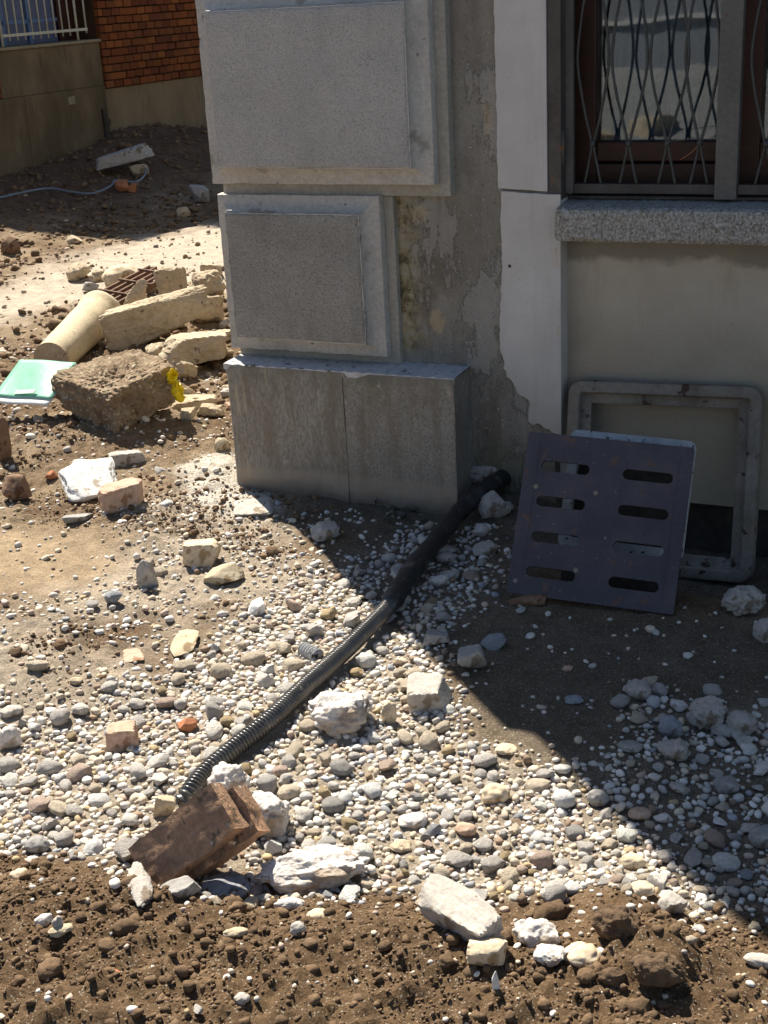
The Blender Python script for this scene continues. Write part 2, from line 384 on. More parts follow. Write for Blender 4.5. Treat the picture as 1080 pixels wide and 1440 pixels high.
M['iron_frame'] = plain('grey_brown_iron', [(.045, .037, .033), (.07, .062, .056), (.09, .082, .076)], 9, 80, .0008, .6, [((.16, .07, .035), 28, .66)], spec=.4)
M['iron_post'] = plain('grey_painted_iron', [(.10, .095, .088), (.135, .13, .12)], 7, 90, .0006, .6, [((.12, .07, .045), 24, .68)], spec=.4)
M['rod'] = plain('dark_iron_rod', [(.030, .032, .033), (.055, .058, .056)], 30, 100, .0004, .5, spec=.5)
M['wood'] = plain('dark_red_wood', [(.03, .010, .006), (.055, .019, .010)], 12, 90, .0006, .5, stretch=(1, 1, 6), spec=.4)
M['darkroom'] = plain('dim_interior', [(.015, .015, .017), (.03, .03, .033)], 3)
M['curtain'] = plain('grey_curtain', [(.09, .115, .15), (.13, .16, .20)], 12, stretch=(6, 1, .3))
M['castiron'] = plain('bluish_cast_iron', [(.038, .034, .046), (.056, .050, .064), (.085, .070, .078)], 7, 160, .0014, .62, [((.11, .06, .045), 22, .62), ((.20, .18, .17), 70, .67)], spec=.5)
M['castframe'] = plain('dusty_cast_iron', [(.15, .12, .095), (.22, .19, .155), (.28, .245, .21)], 8, 70, .0025, .8, [((.07, .04, .03), 22, .62), ((.3, .28, .25), 40, .70)], spec=.35)
M['castslab'] = plain('chalky_cover', [(.36, .365, .37), (.52, .53, .54)], 14, 90, .002, .8, [((.05, .05, .05), 50, .60)])
M['under'] = plain('dark_foundation', [(.04, .035, .03), (.09, .075, .06)], 9, 50, .01, 1.)
M['pipe_black'] = plain('black_plastic', [(.014, .014, .016), (.03, .03, .031)], 20, 120, .0016, .45, [((.12, .10, .08), 14, .62), ((.2, .18, .15), 60, .68)], spec=.5)
M['pipe_grey'] = plain('dusty_black_conduit', [(.035, .035, .035), (.10, .095, .088)], 22, 160, .0003, .24, [((.25, .22, .18), 70, .66)], spec=.6)
M['brick'] = plain('muddy_hollow_brick', [(.26, .18, .125), (.40, .25, .165), (.52, .31, .19)], 14, 70, .010, 1., [((.19, .135, .09), 30, .60), ((.55, .48, .40), 34, .68)], spec=.1)
M['terracotta'] = plain('terracotta', [(.34, .13, .06), (.46, .20, .10)], 16, 90, .002, .9, [((.2, .14, .1), 40, .64)])
M['folder'] = plain('mint_green_plastic', [(.22, .52, .37), (.30, .60, .44)], 3, 40, .0008, .25, spec=.6)
M['paper'] = plain('white_paper', [(.72, .72, .70), (.8, .8, .78)], 4, 60, .0004, .6)
M['label'] = plain('pale_label', [(.40, .62, .47), (.5, .7, .55)], 4, 60, .0002, .5)
M['cable'] = plain('blue_grey_cable', [(.16, .20, .24), (.22, .26, .30)], 9, 60, .0005, .5)
M['yellow'] = plain('yellow_plastic', [(.75, .55, .01), (.85, .66, .02)], 9, 60, .001, .4)
M['leaf'] = plain('dry_leaf', [(.10, .10, .08), (.2, .2, .17)], 20, 80, .001, .8)
M['rustbar'] = plain('rusty_iron_grid', [(.09, .05, .035), (.2, .12, .08)], 30, 90, .002, .85)
M['concrete'] = plain('old_concrete', [(.36, .29, .20), (.46, .38, .27), (.52, .44, .33)], 12, 70, .005, .95, [((.2, .15, .1), 28, .62), ((.62, .57, .48), 60, .68)])
M['cementpipe'] = plain('cream_cement_pipe', [(.46, .39, .27), (.56, .48, .34)], 7, 90, .002, .85, [((.28, .21, .14), 24, .68)])
def stone(name, a, b, bd=.003, sp=None, sc=14):
    du = tuple(v*k for v, k in zip(a, (.62, .54, .45)))
    return plain(name, [a, b], sc, 90, bd, .92, list(sp or [])+[(du, 9, .60), (du, 45, .63)])
S = {'white': stone('chalk_white_mortar', (.62, .57, .53), (.76, .72, .68), .007, [((.40, .33, .27), 24, .60), ((.5, .43, .36), 5, .56)], 12),
     'white2': stone('white_marble', (.66, .66, .64), (.8, .8, .78), .002),
     'cream': stone('cream_stone', (.52, .42, .28), (.66, .56, .42), .002), 'grey': stone('grey_stone', (.26, .25, .24), (.38, .37, .35)),
     'pale': stone('pale_grey_stone', (.36, .335, .30), (.50, .47, .43)), 'blue': stone('blue_grey_stone', (.22, .23, .26), (.32, .33, .36)),
     'tan': stone('ochre_stone', (.41, .34, .23), (.54, .46, .34), .003), 'brown': stone('brown_stone', (.16, .10, .065), (.27, .17, .11)),
     'mortar': stone('grey_mortar', (.36, .33, .30), (.52, .49, .45), .007, [((.2, .17, .14), 30, .62)]),
     'rosy': stone('rosy_stone', (.42, .28, .20), (.55, .40, .31), .002), 'conc': M['concrete'], 'terra': M['terracotta'],
     'soil': plain('clotted_soil', [(.10, .065, .04), (.17, .115, .072)], 25, 60, .012, 1., [((.3, .25, .18), 80, .7)]),
     'earthconc': plain('earthy_conglomerate', [(.17, .12, .075), (.28, .21, .14), (.36, .29, .20)], 14, 60, .012, 1., [((.5, .45, .36), 55, .62)])}

# ------------------------------------------------------------------ ground sheet
def axis(lo, hi, step, left, right, g=1.035, cap=.06, mid_l=0, mid_r=0):
    a = list(np.arange(lo, hi+step/2, step)); s = step; x = a[-1]
    while x < right:
        s = s*g if x < mid_r else s*1.35
        if x < mid_r: s = min(s, cap)
        x += s; a.append(x)
    s = step; x = a[0]; b = []
    while x > left:
        s = s*g if x > mid_l else s*1.35
        if x > mid_l: s = min(s, cap)
        x -= s; b.append(x)
    return np.array(b[::-1]+a)
gx = axis(-3.9, .35, .0105, -400, 400, mid_l=-10, mid_r=.4); gy = axis(1.25, 5.0, .0105, -400, 400, mid_l=1.0, mid_r=14)
XX, YY = np.meshgrid(gx, gy); X, Y = XX.ravel(), YY.ravel()
H = height(X, Y)
def ground_tint(X, Y):
    n = fbm(p3(X, Y, 3.), 4, 70)*.5+.5; n2 = fbm(p3(X, Y, 12.), 3, 71)*.5+.5
    dry = np.array([.29, .22, .145]); dark = np.array([.14, .094, .057]); grit = np.array([.46, .395, .315]); dust = np.array([.53, .46, .37]); dark_brown = np.array([.165, .108, .062]); sh = np.array([.17, .137, .10])
    w = ss(.35, .65, n)[:, None]; c = dark*(1-w)*1.25+dry*w
    def lay(c, col, m): m = np.clip(m, 0, 1)[:, None]; return c*(1-m)+col*m
    jig = (n2-.5)*.25
    c = lay(c, dry*1.4, ss(-.05, .2, sdist(Z_TRODDEN, X, Y)+jig*.5))
    c = lay(c, grit, .75*ss(-.1, .1, sdist(Z_GRIT, X, Y)+jig)*ss(.3, .6, n))
    c = lay(c, grit*.95, .9*ss(-.05, .08, sdist(Z_GRAVEL, X, Y)+jig*.4))
    c = lay(c, sh*1.1, .85*np.maximum(ss(-.03, .06, sdist(poly([(430, 790), (545, 725), (600, 690), (760, 740), (760, 850), (640, 900), (560, 905), (500, 850)]), X, Y)), ss(-.03, .06, sdist(poly([(640, 985), (930, 1010), (1200, 1000), (1200, 1345), (1000, 1300), (840, 1150)]), X, Y)+jig*.3)))  # shade put into the tint: darker soil inside the house's cast shadow
    c = lay(c, dust, ss(-.25, .25, sdist(Z_PATH, X, Y)+jig*2))
    c = lay(c, np.array([.60, .55, .47]), ss(-.03, .03, sdist(Z_MORTAR, X, Y)+jig*.3))
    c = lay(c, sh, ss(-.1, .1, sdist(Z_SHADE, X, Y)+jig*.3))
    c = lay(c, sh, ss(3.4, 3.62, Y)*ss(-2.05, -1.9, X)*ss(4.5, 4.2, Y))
    c = lay(c, np.array([.40, .39, .37]), ss(-1.5, -2.5, Y))
    q = (X-F0[0])*fn[0]+(Y-F0[1])*fn[1]
    c = lay(c, dark_brown, ss(-.12, -.02, q+jig*.4)*ss(-2.5, -1.5, Y))  # damp brown soil of the front bank
    c = lay(c, np.array([.135, .083, .052]), ss(1.9, 1.2, X-BGX(Y)+jig*2)*ss(7.5, 9.0, Y)*.9)
    return c
nx, ny = len(gx), len(gy)
I = (np.arange(ny-1)[:, None]*nx+np.arange(nx-1)[None, :]).ravel()
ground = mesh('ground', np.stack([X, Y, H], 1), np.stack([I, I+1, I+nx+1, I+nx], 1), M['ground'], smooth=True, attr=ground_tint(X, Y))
tag(ground, kind='structure')

# ------------------------------------------------------------------ main building
BX1, BH, BYB = 4.5, 6.8, 9.0
bld = empty('stone_house', (0, 0, 0), label='grey rusticated stone house corner with barred window on the right', cat='house')
def part(o, label=None):
    if label: o['label'] = label
    return o
def plate(name, pts, y0, y1, m, bev=.002):        # outline in the wall plane (x, z), from y0 (front) back to y1
    n = len(pts); V = [(x, y0, z) for x, z in pts]+[(x, y1, z) for x, z in pts]
    F = [tuple(range(n)), tuple(range(n, 2*n))[::-1]]+[(i, i+n, (i+1) % n+n, (i+1) % n) for i in range(n)]
    o = mesh(name, V, F, m, bld)
    bm = bmesh.new(); bm.from_mesh(o.data); bmesh.ops.recalc_face_normals(bm, faces=bm.faces); bm.to_mesh(o.data); bm.free()
    return bevel(o, bev) if bev else o
# solid core (walls behind every facing); the plaster is its front
YW, YR = 3.925, 3.985
box('wall', (-2.255, YW, -.4), (-1.165, BYB, BH), M['wall'], bld)
box('side_wall', (-1.162, 4.6, -.4), (BX1, BYB, BH), M['wall'], bld)
box('upper_wall', (-1.162, YW+.01, 2.6), (BX1, 4.59, BH), M['wall'], bld)
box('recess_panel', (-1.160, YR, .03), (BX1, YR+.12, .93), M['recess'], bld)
box('foundation', (-1.160, YR+.05, -.5), (BX1, YR+.3, .025), M['under'], bld)  # near-black colour stands in for the shaded hollow below the panel
def jag(pts, step=.012, amp=.004, s=1):
    out = []
    for i in range(len(pts)):
        a = np.array(pts[i][:2]); b = np.array(pts[(i+1) % len(pts)][:2]); am = amp if len(pts[i]) < 3 else pts[i][2]
        n = max(1, int(np.linalg.norm(b-a)/step)) if am > 0 else 1
        d = (b-a)/max(1e-9, np.linalg.norm(b-a)); nr = np.array([d[1], -d[0]])
        for k in range(n):
            p = a+(b-a)*k/n; o = 0 if k == 0 else am*float(fbm(np.array([[p[0]*60, p[1]*60, s*7.]]), 3, s)[0])*1.6
            out.append(tuple(p+nr*o))
    return out
# pale pilaster: upper and lower length with a joint between them
XR = -1.146
up = [(-1.334, 1.0045, .004), (-1.335, 2.6, 0), (XR+.01-.001, 2.6, 0), (XR+.009, 2.2, 0), (XR+.009, .998, .001)]
plate('pilaster_block', jag([(W(769, 200, 3.913)[0], 2.6, 0), (W(769, 200, 3.913)[0], .9985, .0006), (-1.334, 1.007, .002), (-1.336, 2.6, 0)], s=3), YW-.012, YW+.03, M['strip'], .0015)
lo = [(-1.140, .990, 0), (-1.140, .23, .012), (-1.195, .262, .014), (-1.232, .270, .012), (-1.248, .300, .014), (-1.246, .352, .014), (-1.290, .392, .012), (-1.318, .440, .008), (-1.338, .52, .003), (-1.333, .66, .003), (-1.325, .76, .003), (-1.327, .90, .003), (-1.322, .9985, .002), (-1.185, .9905, 0)]
plate('pilaster_block', jag(lo, s=5), YW-.014, YW+.04, M['strip'], .0015)
box('pilaster_return', (-1.162, YW+.042, .03), (-1.1405, YR+.05, .99), M['strip'], bld)
box('nail_hole', (-1.3045, YW-.0165, .770), (-1.2955, YW-.0145, .779), M['under'], bld, .0015)
# rusticated corner blocks
def ringblock(name, x0, x1, z0, z1, yb, yr, yp, rim, inset, mf, mp, seed, gap=.0):
    prof = [(0, yb), (0, yr+.006), (.0015, yr+.0015), (.006, yr)]
    prof += [(rim, yr)]
    for k in range(1, 9):
        t = k/8*math.pi/2; prof.append((rim+(inset-rim)*math.sin(t), yr-(yr-yp)*.86*(1-math.cos(t))))
    prof.append((inset, yp+.001))
    prof.append((inset+.004, yp+.001))
    m = 46; V = []
    for ins, y in prof:
        a, b, c, d = x0+ins, x1-ins, z0+ins, z1-ins
        for (p, q) in (((a, c), (b, c)), ((b, c), (b, d)), ((b, d), (a, d)), ((a, d), (a, c))):
            for k in range(m): V.append((p[0]+(q[0]-p[0])*k/m, y, p[1]+(q[1]-p[1])*k/m))
    n = 4*m; F = [(i*n+k, i*n+(k+1) % n, (i+1)*n+(k+1) % n, (i+1)*n+k) for i in range(len(prof)-1) for k in range(n)]
    V = np.array(V); nz = np.stack([fbm(V*28+seed+17*j, 3, seed+j) for j in range(3)], 1)
    V = V+nz*np.array([.0022, .0022, .0022]); chip = np.clip(fbm(V*24+seed, 3, seed+9)-.20, 0, 1)[:, None]
    ctr = np.array([(x0+x1)/2, yb, (z0+z1)/2]); rimv = np.zeros(len(V)); rimv[n:n*5] = 1
    V = V+(ctr-V)*np.array([.02, .6, .02])*chip*rimv[:, None]*.9
    o = mesh(name, V, F, mf, bld, smooth=True)
    a = math.radians(40); me = o.data
    me.set_sharp_from_angle(angle=a)
    # roughcast panel: a subdivided, slightly uneven slab
    A, B, Cz, D = x0+inset+.002, x1-inset-.002, z0+inset+.002, z1-inset-.002
    nxp, nzp = max(2, int((B-A)/.004)), max(2, int((D-Cz)/.004))
    gxx, gzz = np.meshgrid(np.linspace(A, B, nxp), np.linspace(Cz, D, nzp)); x, z = gxx.ravel(), gzz.ravel()
    ed = np.minimum(np.minimum(x-A, B-x), np.minimum(z-Cz, D-z))
    P = np.stack([x, np.zeros_like(x), z], 1)
    y = yp-.003+.0022*fbm(P*150, 2, seed)+.003*fbm(P*12, 3, seed+1)+.006*np.exp(-ed/.0025)
    x = x+(ed < .0005)*.0025*fbm(P*45, 2, seed+2); z = z+(ed < .0005)*.003*fbm(P*45, 2, seed+3)
    V = np.stack([x, y, z], 1); J = (np.arange(nzp-1)[:, None]*nxp+np.arange(nxp-1)[None, :]).ravel()
    F = [tuple(f) for f in np.stack([J, J+1, J+nxp+1, J+nxp], 1)]
    bd = list(range(nxp))+[r*nxp+nxp-1 for r in range(1, nzp)]+[(nzp-1)*nxp+c for c in range(nxp-2, -1, -1)]+[r*nxp for r in range(nzp-2, 0, -1)]
    k0 = len(V); V = np.vstack([V, [(V[b][0], yp+.02, V[b][2]) for b in bd]])
    F += [(bd[i], k0+i, k0+(i+1) % len(bd), bd[(i+1) % len(bd)]) for i in range(len(bd))]
    q = mesh('roughcast_panel', V, F, mp, o, smooth=True); q.data.set_sharp_from_angle(angle=math.radians(55))
    return o
def rimstep(name, x0, x1, z0, z1, y0, y1):
    o = box(name, (x0, y0, z0), (x1, y1, z1), M['moulding_back'], bld, .004); return o
rimstep('block_backing', -2.262, -1.474, .985, 1.640, 3.885, 3.99)
ringblock('corner_block', -2.277, -1.510, 1.024, 1.600, 3.883, 3.845, 3.798, .010, .055, M['moulding'], M['roughcast_light'], 3)
rimstep('block_backing', -2.262, -1.672, .4455, .983, 3.900, 3.99)
ringblock('corner_block', -2.275, -1.702, .478, .989, 3.898, 3.862, 3.814, .010, .05, M['moulding'], M['roughcast_dark'], 8)
rimstep('block_backing', -2.262, -1.474, 1.645, 2.29, 3.885, 3.99)
ringblock('corner_block', -2.277, -1.510, 1.656, 2.245, 3.883, 3.845, 3.798, .010, .055, M['moulding'], M['roughcast_light'], 13)
for k in range(3):
    rimstep('block_backing', -2.262, -1.6, 2.3+k*.62, 2.9+k*.62, 3.885, 3.99)
# plinth: two facing stones with a joint, chamfered corner, batter
def plinth(x0, x1, m, seed, roundleft=False):
    nz, nxx = 40, max(4, int((x1-x0)/.012)); V = []; zz = np.linspace(-.15, .4445, nz); out = []
    xs = np.linspace(x0, x1, nxx)
    prof = [(x0, 3.925)]+[(x0, 3.80)] if not roundleft else [(x0-.035, 3.925), (x0-.035, 3.80), (x0-.030, 3.786), (x0-.018, 3.774)]
    prof += [(x, 3.77) for x in xs]+[(x1, 3.80), (x1, 3.925)]
    n = len(prof)
    for z in zz:
        for x, y in prof: V.append((x, y, z))
    V = np.array(V); fr = np.exp(-(V[:, 1]-3.77)/.03)
    V[:, 1] += .005*fbm(V*9, 3, seed)*fr+.0035*fbm(V*55, 3, seed+1)*fr-.006*np.exp(-np.abs(V[:, 2]-.0)/.1)*fr
    top = V[:, 2] > .444; V[top, 2] += .0008*fbm(V[top]*25, 3, seed+2); V[top, 1] += .002*fr[top]
    F = [(r*n+k, r*n+k+1, (r+1)*n+k+1, (r+1)*n+k) for r in range(nz-1) for k in range(n-1)]
    F.append(tuple((nz-1)*n+k for k in range(n)))
    o = mesh('plinth_stone', V, F, m, bld, smooth=True); o.data.set_sharp_from_angle(angle=math.radians(50)); return o
plinth(-2.225, -1.8235, M['plinth_a'], 4, True); plinth(-1.8205, -1.442, M['plinth_b'], 6)
cap = plain('pale_plinth_top', [(.42, .42, .43), (.55, .55, .56)], 12, 60, .003, .9, [((.16, .15, .13), 34, .62)])  # top face paler and greyer than the plinth fronts
plate('plinth_top', [(0, 0)], 0, 0, cap, 0) if False else None
V = []; nn = 70
for j, y in enumerate((3.772, 3.80, 3.86, 3.924)):
    for k in range(nn+1):
        x = -2.258+(.818)*k/nn; V.append((x, y+(.0012*float(fbm(np.array([[x*40, y, 0]]), 2, 5)[0]) if j == 0 else 0), .4485+.002*math.sin(k*1.7+j)))
V += [(v[0], v[1], .43) for v in V[:nn+1]]
F = [(j*(nn+1)+k, j*(nn+1)+k+1, (j+1)*(nn+1)+k+1, (j+1)*(nn+1)+k) for j in range(3) for k in range(nn)]
F += [(4*(nn+1)+k, 4*(nn+1)+k+1, k+1, k) for k in range(nn)]
mesh('plinth_top', V, F, cap, bld)
# window: sill, iron frame, rods, wooden frame, glass, dim room
def sill():
    nxp, x0, x1 = 260, -1.146, .9; ring = []
    prof = [(4.02, .965), (3.93, .962), (3.885, .958), (3.872, .952), (3.868, .94), (3.868, .905), (3.869, .872), (3.875, .862), (3.90, .858), (3.99, .86)]
    V = []
    for k in range(nxp+1):
        x = x0+(x1-x0)*(k/nxp)
        e = 0 if k else .006
        for y, z in prof: V.append((x, y+e, z-(e if z > .9 else -e)))
    V = np.array(V); nz = np.stack([fbm(V*55, 3, 60+j) for j in range(3)], 1); V[:, 1] += .005*nz[:, 1]; V[:, 2] += .0035*nz[:, 2]; V[:, 0] += .003*nz[:, 0]
    n = len(prof); F = [(k*n+j, k*n+j+1, (k+1)*n+j+1, (k+1)*n+j) for k in range(nxp) for j in range(n-1)]
    F.append(tuple(range(n))[::-1]); return mesh('window_sill', V, F, M['sill'], bld)
sill()
ic = empty('window_grille'); ic.parent = bld
def ib(name, x0, x1, z0, z1, y0, y1, m='iron_frame', bev=.002): return box(name, (x0, y0, z0), (x1, y1, z1), M[m], ic, bev)
ib('jamb', W(770.5, 200, 3.918)[0], W(789, 200, 3.918)[0], .972, 2.55, 3.918, 4.01, 'iron_frame')
ib('frame_stile', -1.146, -1.118, .985, 2.5, 3.968, 3.992, 'iron_post')
ib('bottom_rail', -1.1175, -.7025, .985, 1.013, 3.969, 3.991)
ib('bottom_shadow_gap', -1.152, .9, .966, .975, 3.99, 4.02)
ib('post', -.702, -.640, .972, 2.55, 3.960, 4.0, 'iron_post')
ib('bottom_rail', -.6395, -.13, .985, 1.013, 3.969, 3.991)
ib('post', -.129, -.06, .972, 2.55, 3.960, 4.0, 'iron_post')
tube('hinge', [(-1.139, 3.930, 1.075), (-1.139, 3.930, 1.17)], .0085, M['iron_frame'], ic, 10)
def rodset(xc, w, zn):
    """one spindle: two legs, a collar and a lens-shaped pair of rods"""
    g = []
    for s in (-1, 1):
        P = [(xc+s*.0255, 3.98, 1.010), (xc+s*.0125, 3.98, 1.07), (xc+s*.004, 3.979, zn), (xc+s*.020, 3.98, zn+.07), (xc+s*w*.78, 3.98, zn+.15), (xc+s*w, 3.98, zn+.235), (xc+s*w*.78, 3.98, zn+.34), (xc+s*.018, 3.98, zn+.44), (xc+s*.004, 3.979, zn+.50), (xc+s*.0255, 3.98, zn+.6)]
        tube('rod', spline(P, 7), .0042, M['rod'], ic, 8)
    tube('collar', [(xc, 3.977, zn-.009), (xc, 3.977, zn+.009)], .0085, M['rod'], ic, 8)
for xc, w in ((-1.061, .046), (-.955, .051), (-.842, .054), (-.750, .047)): rodset(xc, w, 1.128)
for xc, w in ((-.567, .05), (-.46, .05), (-.35, .05), (-.24, .05)): rodset(xc, w, 1.124)
ib('top_rail', -1.1175, -.7025, 1.72, 1.75, 3.969, 3.991); ib('top_rail', -.6395, -.13, 1.72, 1.75, 3.969, 3.991)
wire = tube('wire', spline([(-.842, 3.972, 1.133), (-.80, 3.969, 1.137), (-.752, 3.972, 1.143)], 5), .0012, M['iron_post'], ic, 5)
wire = tube('wire', spline([(-.752, 3.972, 1.123), (-.775, 3.969, 1.10), (-.803, 3.972, 1.082)], 5), .0012, M['terracotta'], ic, 5)
win = empty('window'); win.parent = bld
def wb(name, x0, x1, z0, z1, y0, y1, m='wood', par=None): return box(name, (x0, y0, z0), (x1, y1, z1), M[m], par or win, .004)
wb('frame', -1.165, -1.082, .97, 2.55, 4.09, 4.16)
wb('frame', -1.0815, -.7155, .97, 1.055, 4.09, 4.16); wb('frame', -1.0815, -.7155, 1.06, 1.118, 4.10, 4.155)
wb('frame', -.715, -.60, .97, 2.55, 4.09, 4.16); wb('frame', -.5995, -.12, .97, 1.118, 4.09, 4.16); wb('frame', -.12, -.04, .97, 2.55, 4.09, 4.16)
def glass():
    t = NT('window_glass'); nt = t.t
    tr = t.n('ShaderNodeBsdfTransparent'); tr.inputs[0].default_value = (.75, .8, .82, 1)
    gl = t.n('ShaderNodeBsdfGlossy'); gl.inputs['Roughness'].default_value = .015; gl.inputs[0].default_value = (.9, .95, 1, 1)
    b = t.n('ShaderNodeBump'); b.inputs['Distance'].default_value = .004; b.inputs['Strength'].default_value = .12; t.l(t.noise(5, 2), b.inputs['Height']); t.l(b.outputs[0], gl.inputs['Normal'])
    mx = t.n('ShaderNodeMixShader'); mx.inputs[0].default_value = .07
    t.l(tr.outputs[0], mx.inputs[1]); t.l(gl.outputs[0], mx.inputs[2]); t.l(mx.outputs[0], nt.nodes['Material Output'].inputs[0]); return t.m
M['glass'] = glass()
box('pane', (-1.083, 4.125, 1.115), (-.714, 4.131, 2.5), M['glass'], win); box('pane', (-.601, 4.125, 1.115), (-.119, 4.131, 2.5), M['glass'], win)
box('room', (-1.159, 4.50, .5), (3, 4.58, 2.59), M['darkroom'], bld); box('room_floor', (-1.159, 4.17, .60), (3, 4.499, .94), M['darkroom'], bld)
box('window_reveal', (0.0, 4.0, .97), (BX1, 4.499, 2.598), M['strip'], bld)
V = []; nn = 120
for k in range(nn+1):
    x = -1.06+.9*k/nn; V += [(x, 4.22+.014*math.sin(x*95), 1.05), (x, 4.22+.014*math.sin(x*95), 2.5)]
mesh('curtain', V, [(2*k, 2*k+2, 2*k+3, 2*k+1) for k in range(nn)], M['curtain'], win, smooth=True)

# ------------------------------------------------------------------ far brick building
BG = empty('brick_building', (-7.9, 9.72, 0), (0, 0, math.atan2(.994, .107)), 'old red brick building with stained rendered base across the path', 'building')
def mossy(name, a, b, moss, amt, zz):
    t = NT(name); c = t.ramp(t.noise(3.5, 6, .65, (1, 1, .6)), [(.32, a), (.68, b)])
    m = t.ramp(t.noise(2.2, 5, .6, (1, 1, .4)), [(.42, 0.), (.62, 1.)]); c = t.mix(t.math('MULTIPLY', m, amt), c, moss)
    st = t.ramp(t.noise(9, 4, .6, (2.2, 1, .25)), [(.56, 0.), (.7, .5)]); c = t.mix(st, c, tuple(v*.6 for v in moss))
    t.bump(t.noise(40, 5, .7), .006, .8); return t.fin(c, .95, 0, .1)
M['bg_left'] = mossy('mossy_render', (.16, .118, .072), (.22, .165, .105), (.095, .073, .042), .8, 1)
M['bg_right'] = mossy('tan_render', (.21, .158, .095), (.28, .21, .13), (.13, .098, .058), .4, 1)
M['bg_ledge'] = plain('weathered_ledge', [(.22, .18, .11), (.30, .26, .17)], 7)
M['bg_brick'] = attr_mat('old_brick', .35, 25, .004, .95, 60, 'obj')
M['bg_mortar'] = plain('dark_joints', [(.05, .028, .016), (.08, .045, .026)], 12)
M['blue'] = plain('blue_panel', [(.05, .08, .18), (.08, .11, .24)], 2.5, 40, .001, .35, spec=.5)
M['bluebar'] = plain('light_blue_strip', [(.12, .20, .38), (.16, .25, .42)], 5)
M['whitebar'] = plain('cream_painted_bar', [(.42, .42, .34), (.55, .54, .44)], 9, 60, .0006, .6)
def b2(name, a, b, m, bev=0, par=BG): return box(name, a, b, M[m], par, bev)
b2('core', (-9, .42, -.5), (.85, 6, 2.3), 'bg_mortar'); b2('core', (.85, .42, -.5), (14, 6, 4.7), 'bg_mortar')
b2('base_wall', (-9, -.03, -.5), (1.52, .40, .825), 'bg_left', .008); b2('base_wall', (1.524, -.005, -.5), (14, .40, .79), 'bg_right', .008)
b2('wall', (1.53, .012, .791), (14, .40, 4.7), 'bg_mortar'); b2('wall', (-9, .012, .826), (.18, .40, 2.3), 'bg_mortar')
b2('window_apron', (.185, -.012, .8255), (1.527, .30, 1.215), 'bg_left', .006); b2('window_ledge', (.17, -.035, 1.216), (1.535, .28, 1.243), 'bg_ledge', .006)
b2('lintel', (.181, .0, 2.02), (1.529, .40, 2.3), 'bg_left'); 
bw = empty('barred_window'); bw.parent = BG
b2('window_panel', (.181, .27, 1.244), (1.29, .29, 2.019), 'blue', 0, bw); b2('window_panel', (1.30, .25, 1.244), (1.529, .29, 2.019), 'wood', 0, bw)
b2('window_bar', (.182, .25, 1.42), (1.29, .268, 1.45), 'bluebar', 0, bw); b2('window_bar', (.55, .25, 1.244), (.60, .268, 2.019), 'bluebar', 0, bw); b2('window_bar', (.9, .25, 1.244), (.94, .268, 2.019), 'bluebar', 0, bw)
gw = empty('grating'); gw.parent = BG
tubes = [(-.03+.30+.0965*k) for k in range(11)]
for k, s in enumerate(tubes): tube('bar', [(s, -.02, 1.247 if k in (0, 10) else 1.29), (s, -.02, 2.0)], .012 if k in (0, 10) else .0075, M['whitebar'], gw, 6)
tube('bar', [(1.36, -.02, 1.30), (1.36, -.02, 2.0)], .009, M['whitebar'], gw, 6)
b2('rail', (.27, -.030, 1.325), (1.37, -.008, 1.348), 'whitebar', 0, gw); b2('rail', (.27, -.030, 1.93), (1.37, -.008, 1.95), 'whitebar', 0, gw)
b2('drain_stain_pipe', (1.42, -.055, .12), (1.47, -.0305, .62), 'under', .006)
b2('pipe_bracket', (1.47, -.05, .46), (1.515, -.0305, .52), 'under', .004)
def brick_me():
    V, F = ico(1); bm = bmesh.new(); bmesh.ops.create_cube(bm, size=1); bmesh.ops.bevel(bm, geom=bm.edges[:], offset=.06, segments=1, affect='EDGES')
    me = bpy.data.meshes.new('brick'); bm.to_mesh(me); bm.free(); me.materials.append(M['bg_brick']); return me
BME = brick_me(); nb = 0; rest = []
palette = [(.24, .07, .02), (.20, .055, .016), (.28, .09, .022), (.17, .05, .018), (.22, .075, .024), (.25, .08, .02)]
def brick_rows(s0, s1, z0, z1, limit):
    global nb
    z = z0+.036; row = 0
    while z < z1:
        s = s0+(-.06 if row % 2 else 0.)
        while s < s1:
            L = .25 if random.random() < .12 else .125
            a, b = max(s+.005, s0+.002), min(s+L-.005, s1)
            if b-a > .03:
                spec = ((a+b)/2, -.004+random.uniform(-.006, .006), z+random.uniform(-.002, .002), b-a, .06, .060, random.uniform(-.012, .012))
                if z < limit[0] and a < limit[1] and a > limit[2] and nb < 296:
                    o = bpy.data.objects.new('brick', BME); link(o, BG); o.location = spec[:3]; o.scale = (spec[3], spec[4], spec[5]); o.rotation_euler = (0, spec[6], spec[6])
                    c = random.choice(palette); v = random.uniform(.75, 1.15); o.color = (c[0]*v, c[1]*v, c[2]*v, 1); nb += 1
                else: rest.append(spec)
            s += L
        z += .071; row += 1
brick_rows(1.535, 7., .793, 4.6, (1.60, 3.35, 0)); brick_rows(-3., .165, .828, 2.2, (1.30, .3, -.3))
cube = np.array([(-.5, -.5, -.5), (.5, -.5, -.5), (.5, .5, -.5), (-.5, .5, -.5), (-.5, -.5, .5), (.5, -.5, .5), (.5, .5, .5), (-.5, .5, .5)]); cF = np.array([(0, 3, 2, 1), (4, 5, 6, 7), (0, 1, 5, 4), (1, 2, 6, 5), (2, 3, 7, 6), (3, 0, 4, 7)])
V = np.concatenate([cube*np.array(s[3:6])+np.array(s[:3]) for s in rest]); F = np.concatenate([cF+8*i for i in range(len(rest))])
rb = mesh('distant_bricks', V, F, M['bg_brick'], BG); rb.color = (.22, .066, .019, 1); rb['kind'] = 'stuff'
b2('pale_patch', (.98, -.036, .70), (1.07, -.0305, .77), 'bg_ledge', .003)
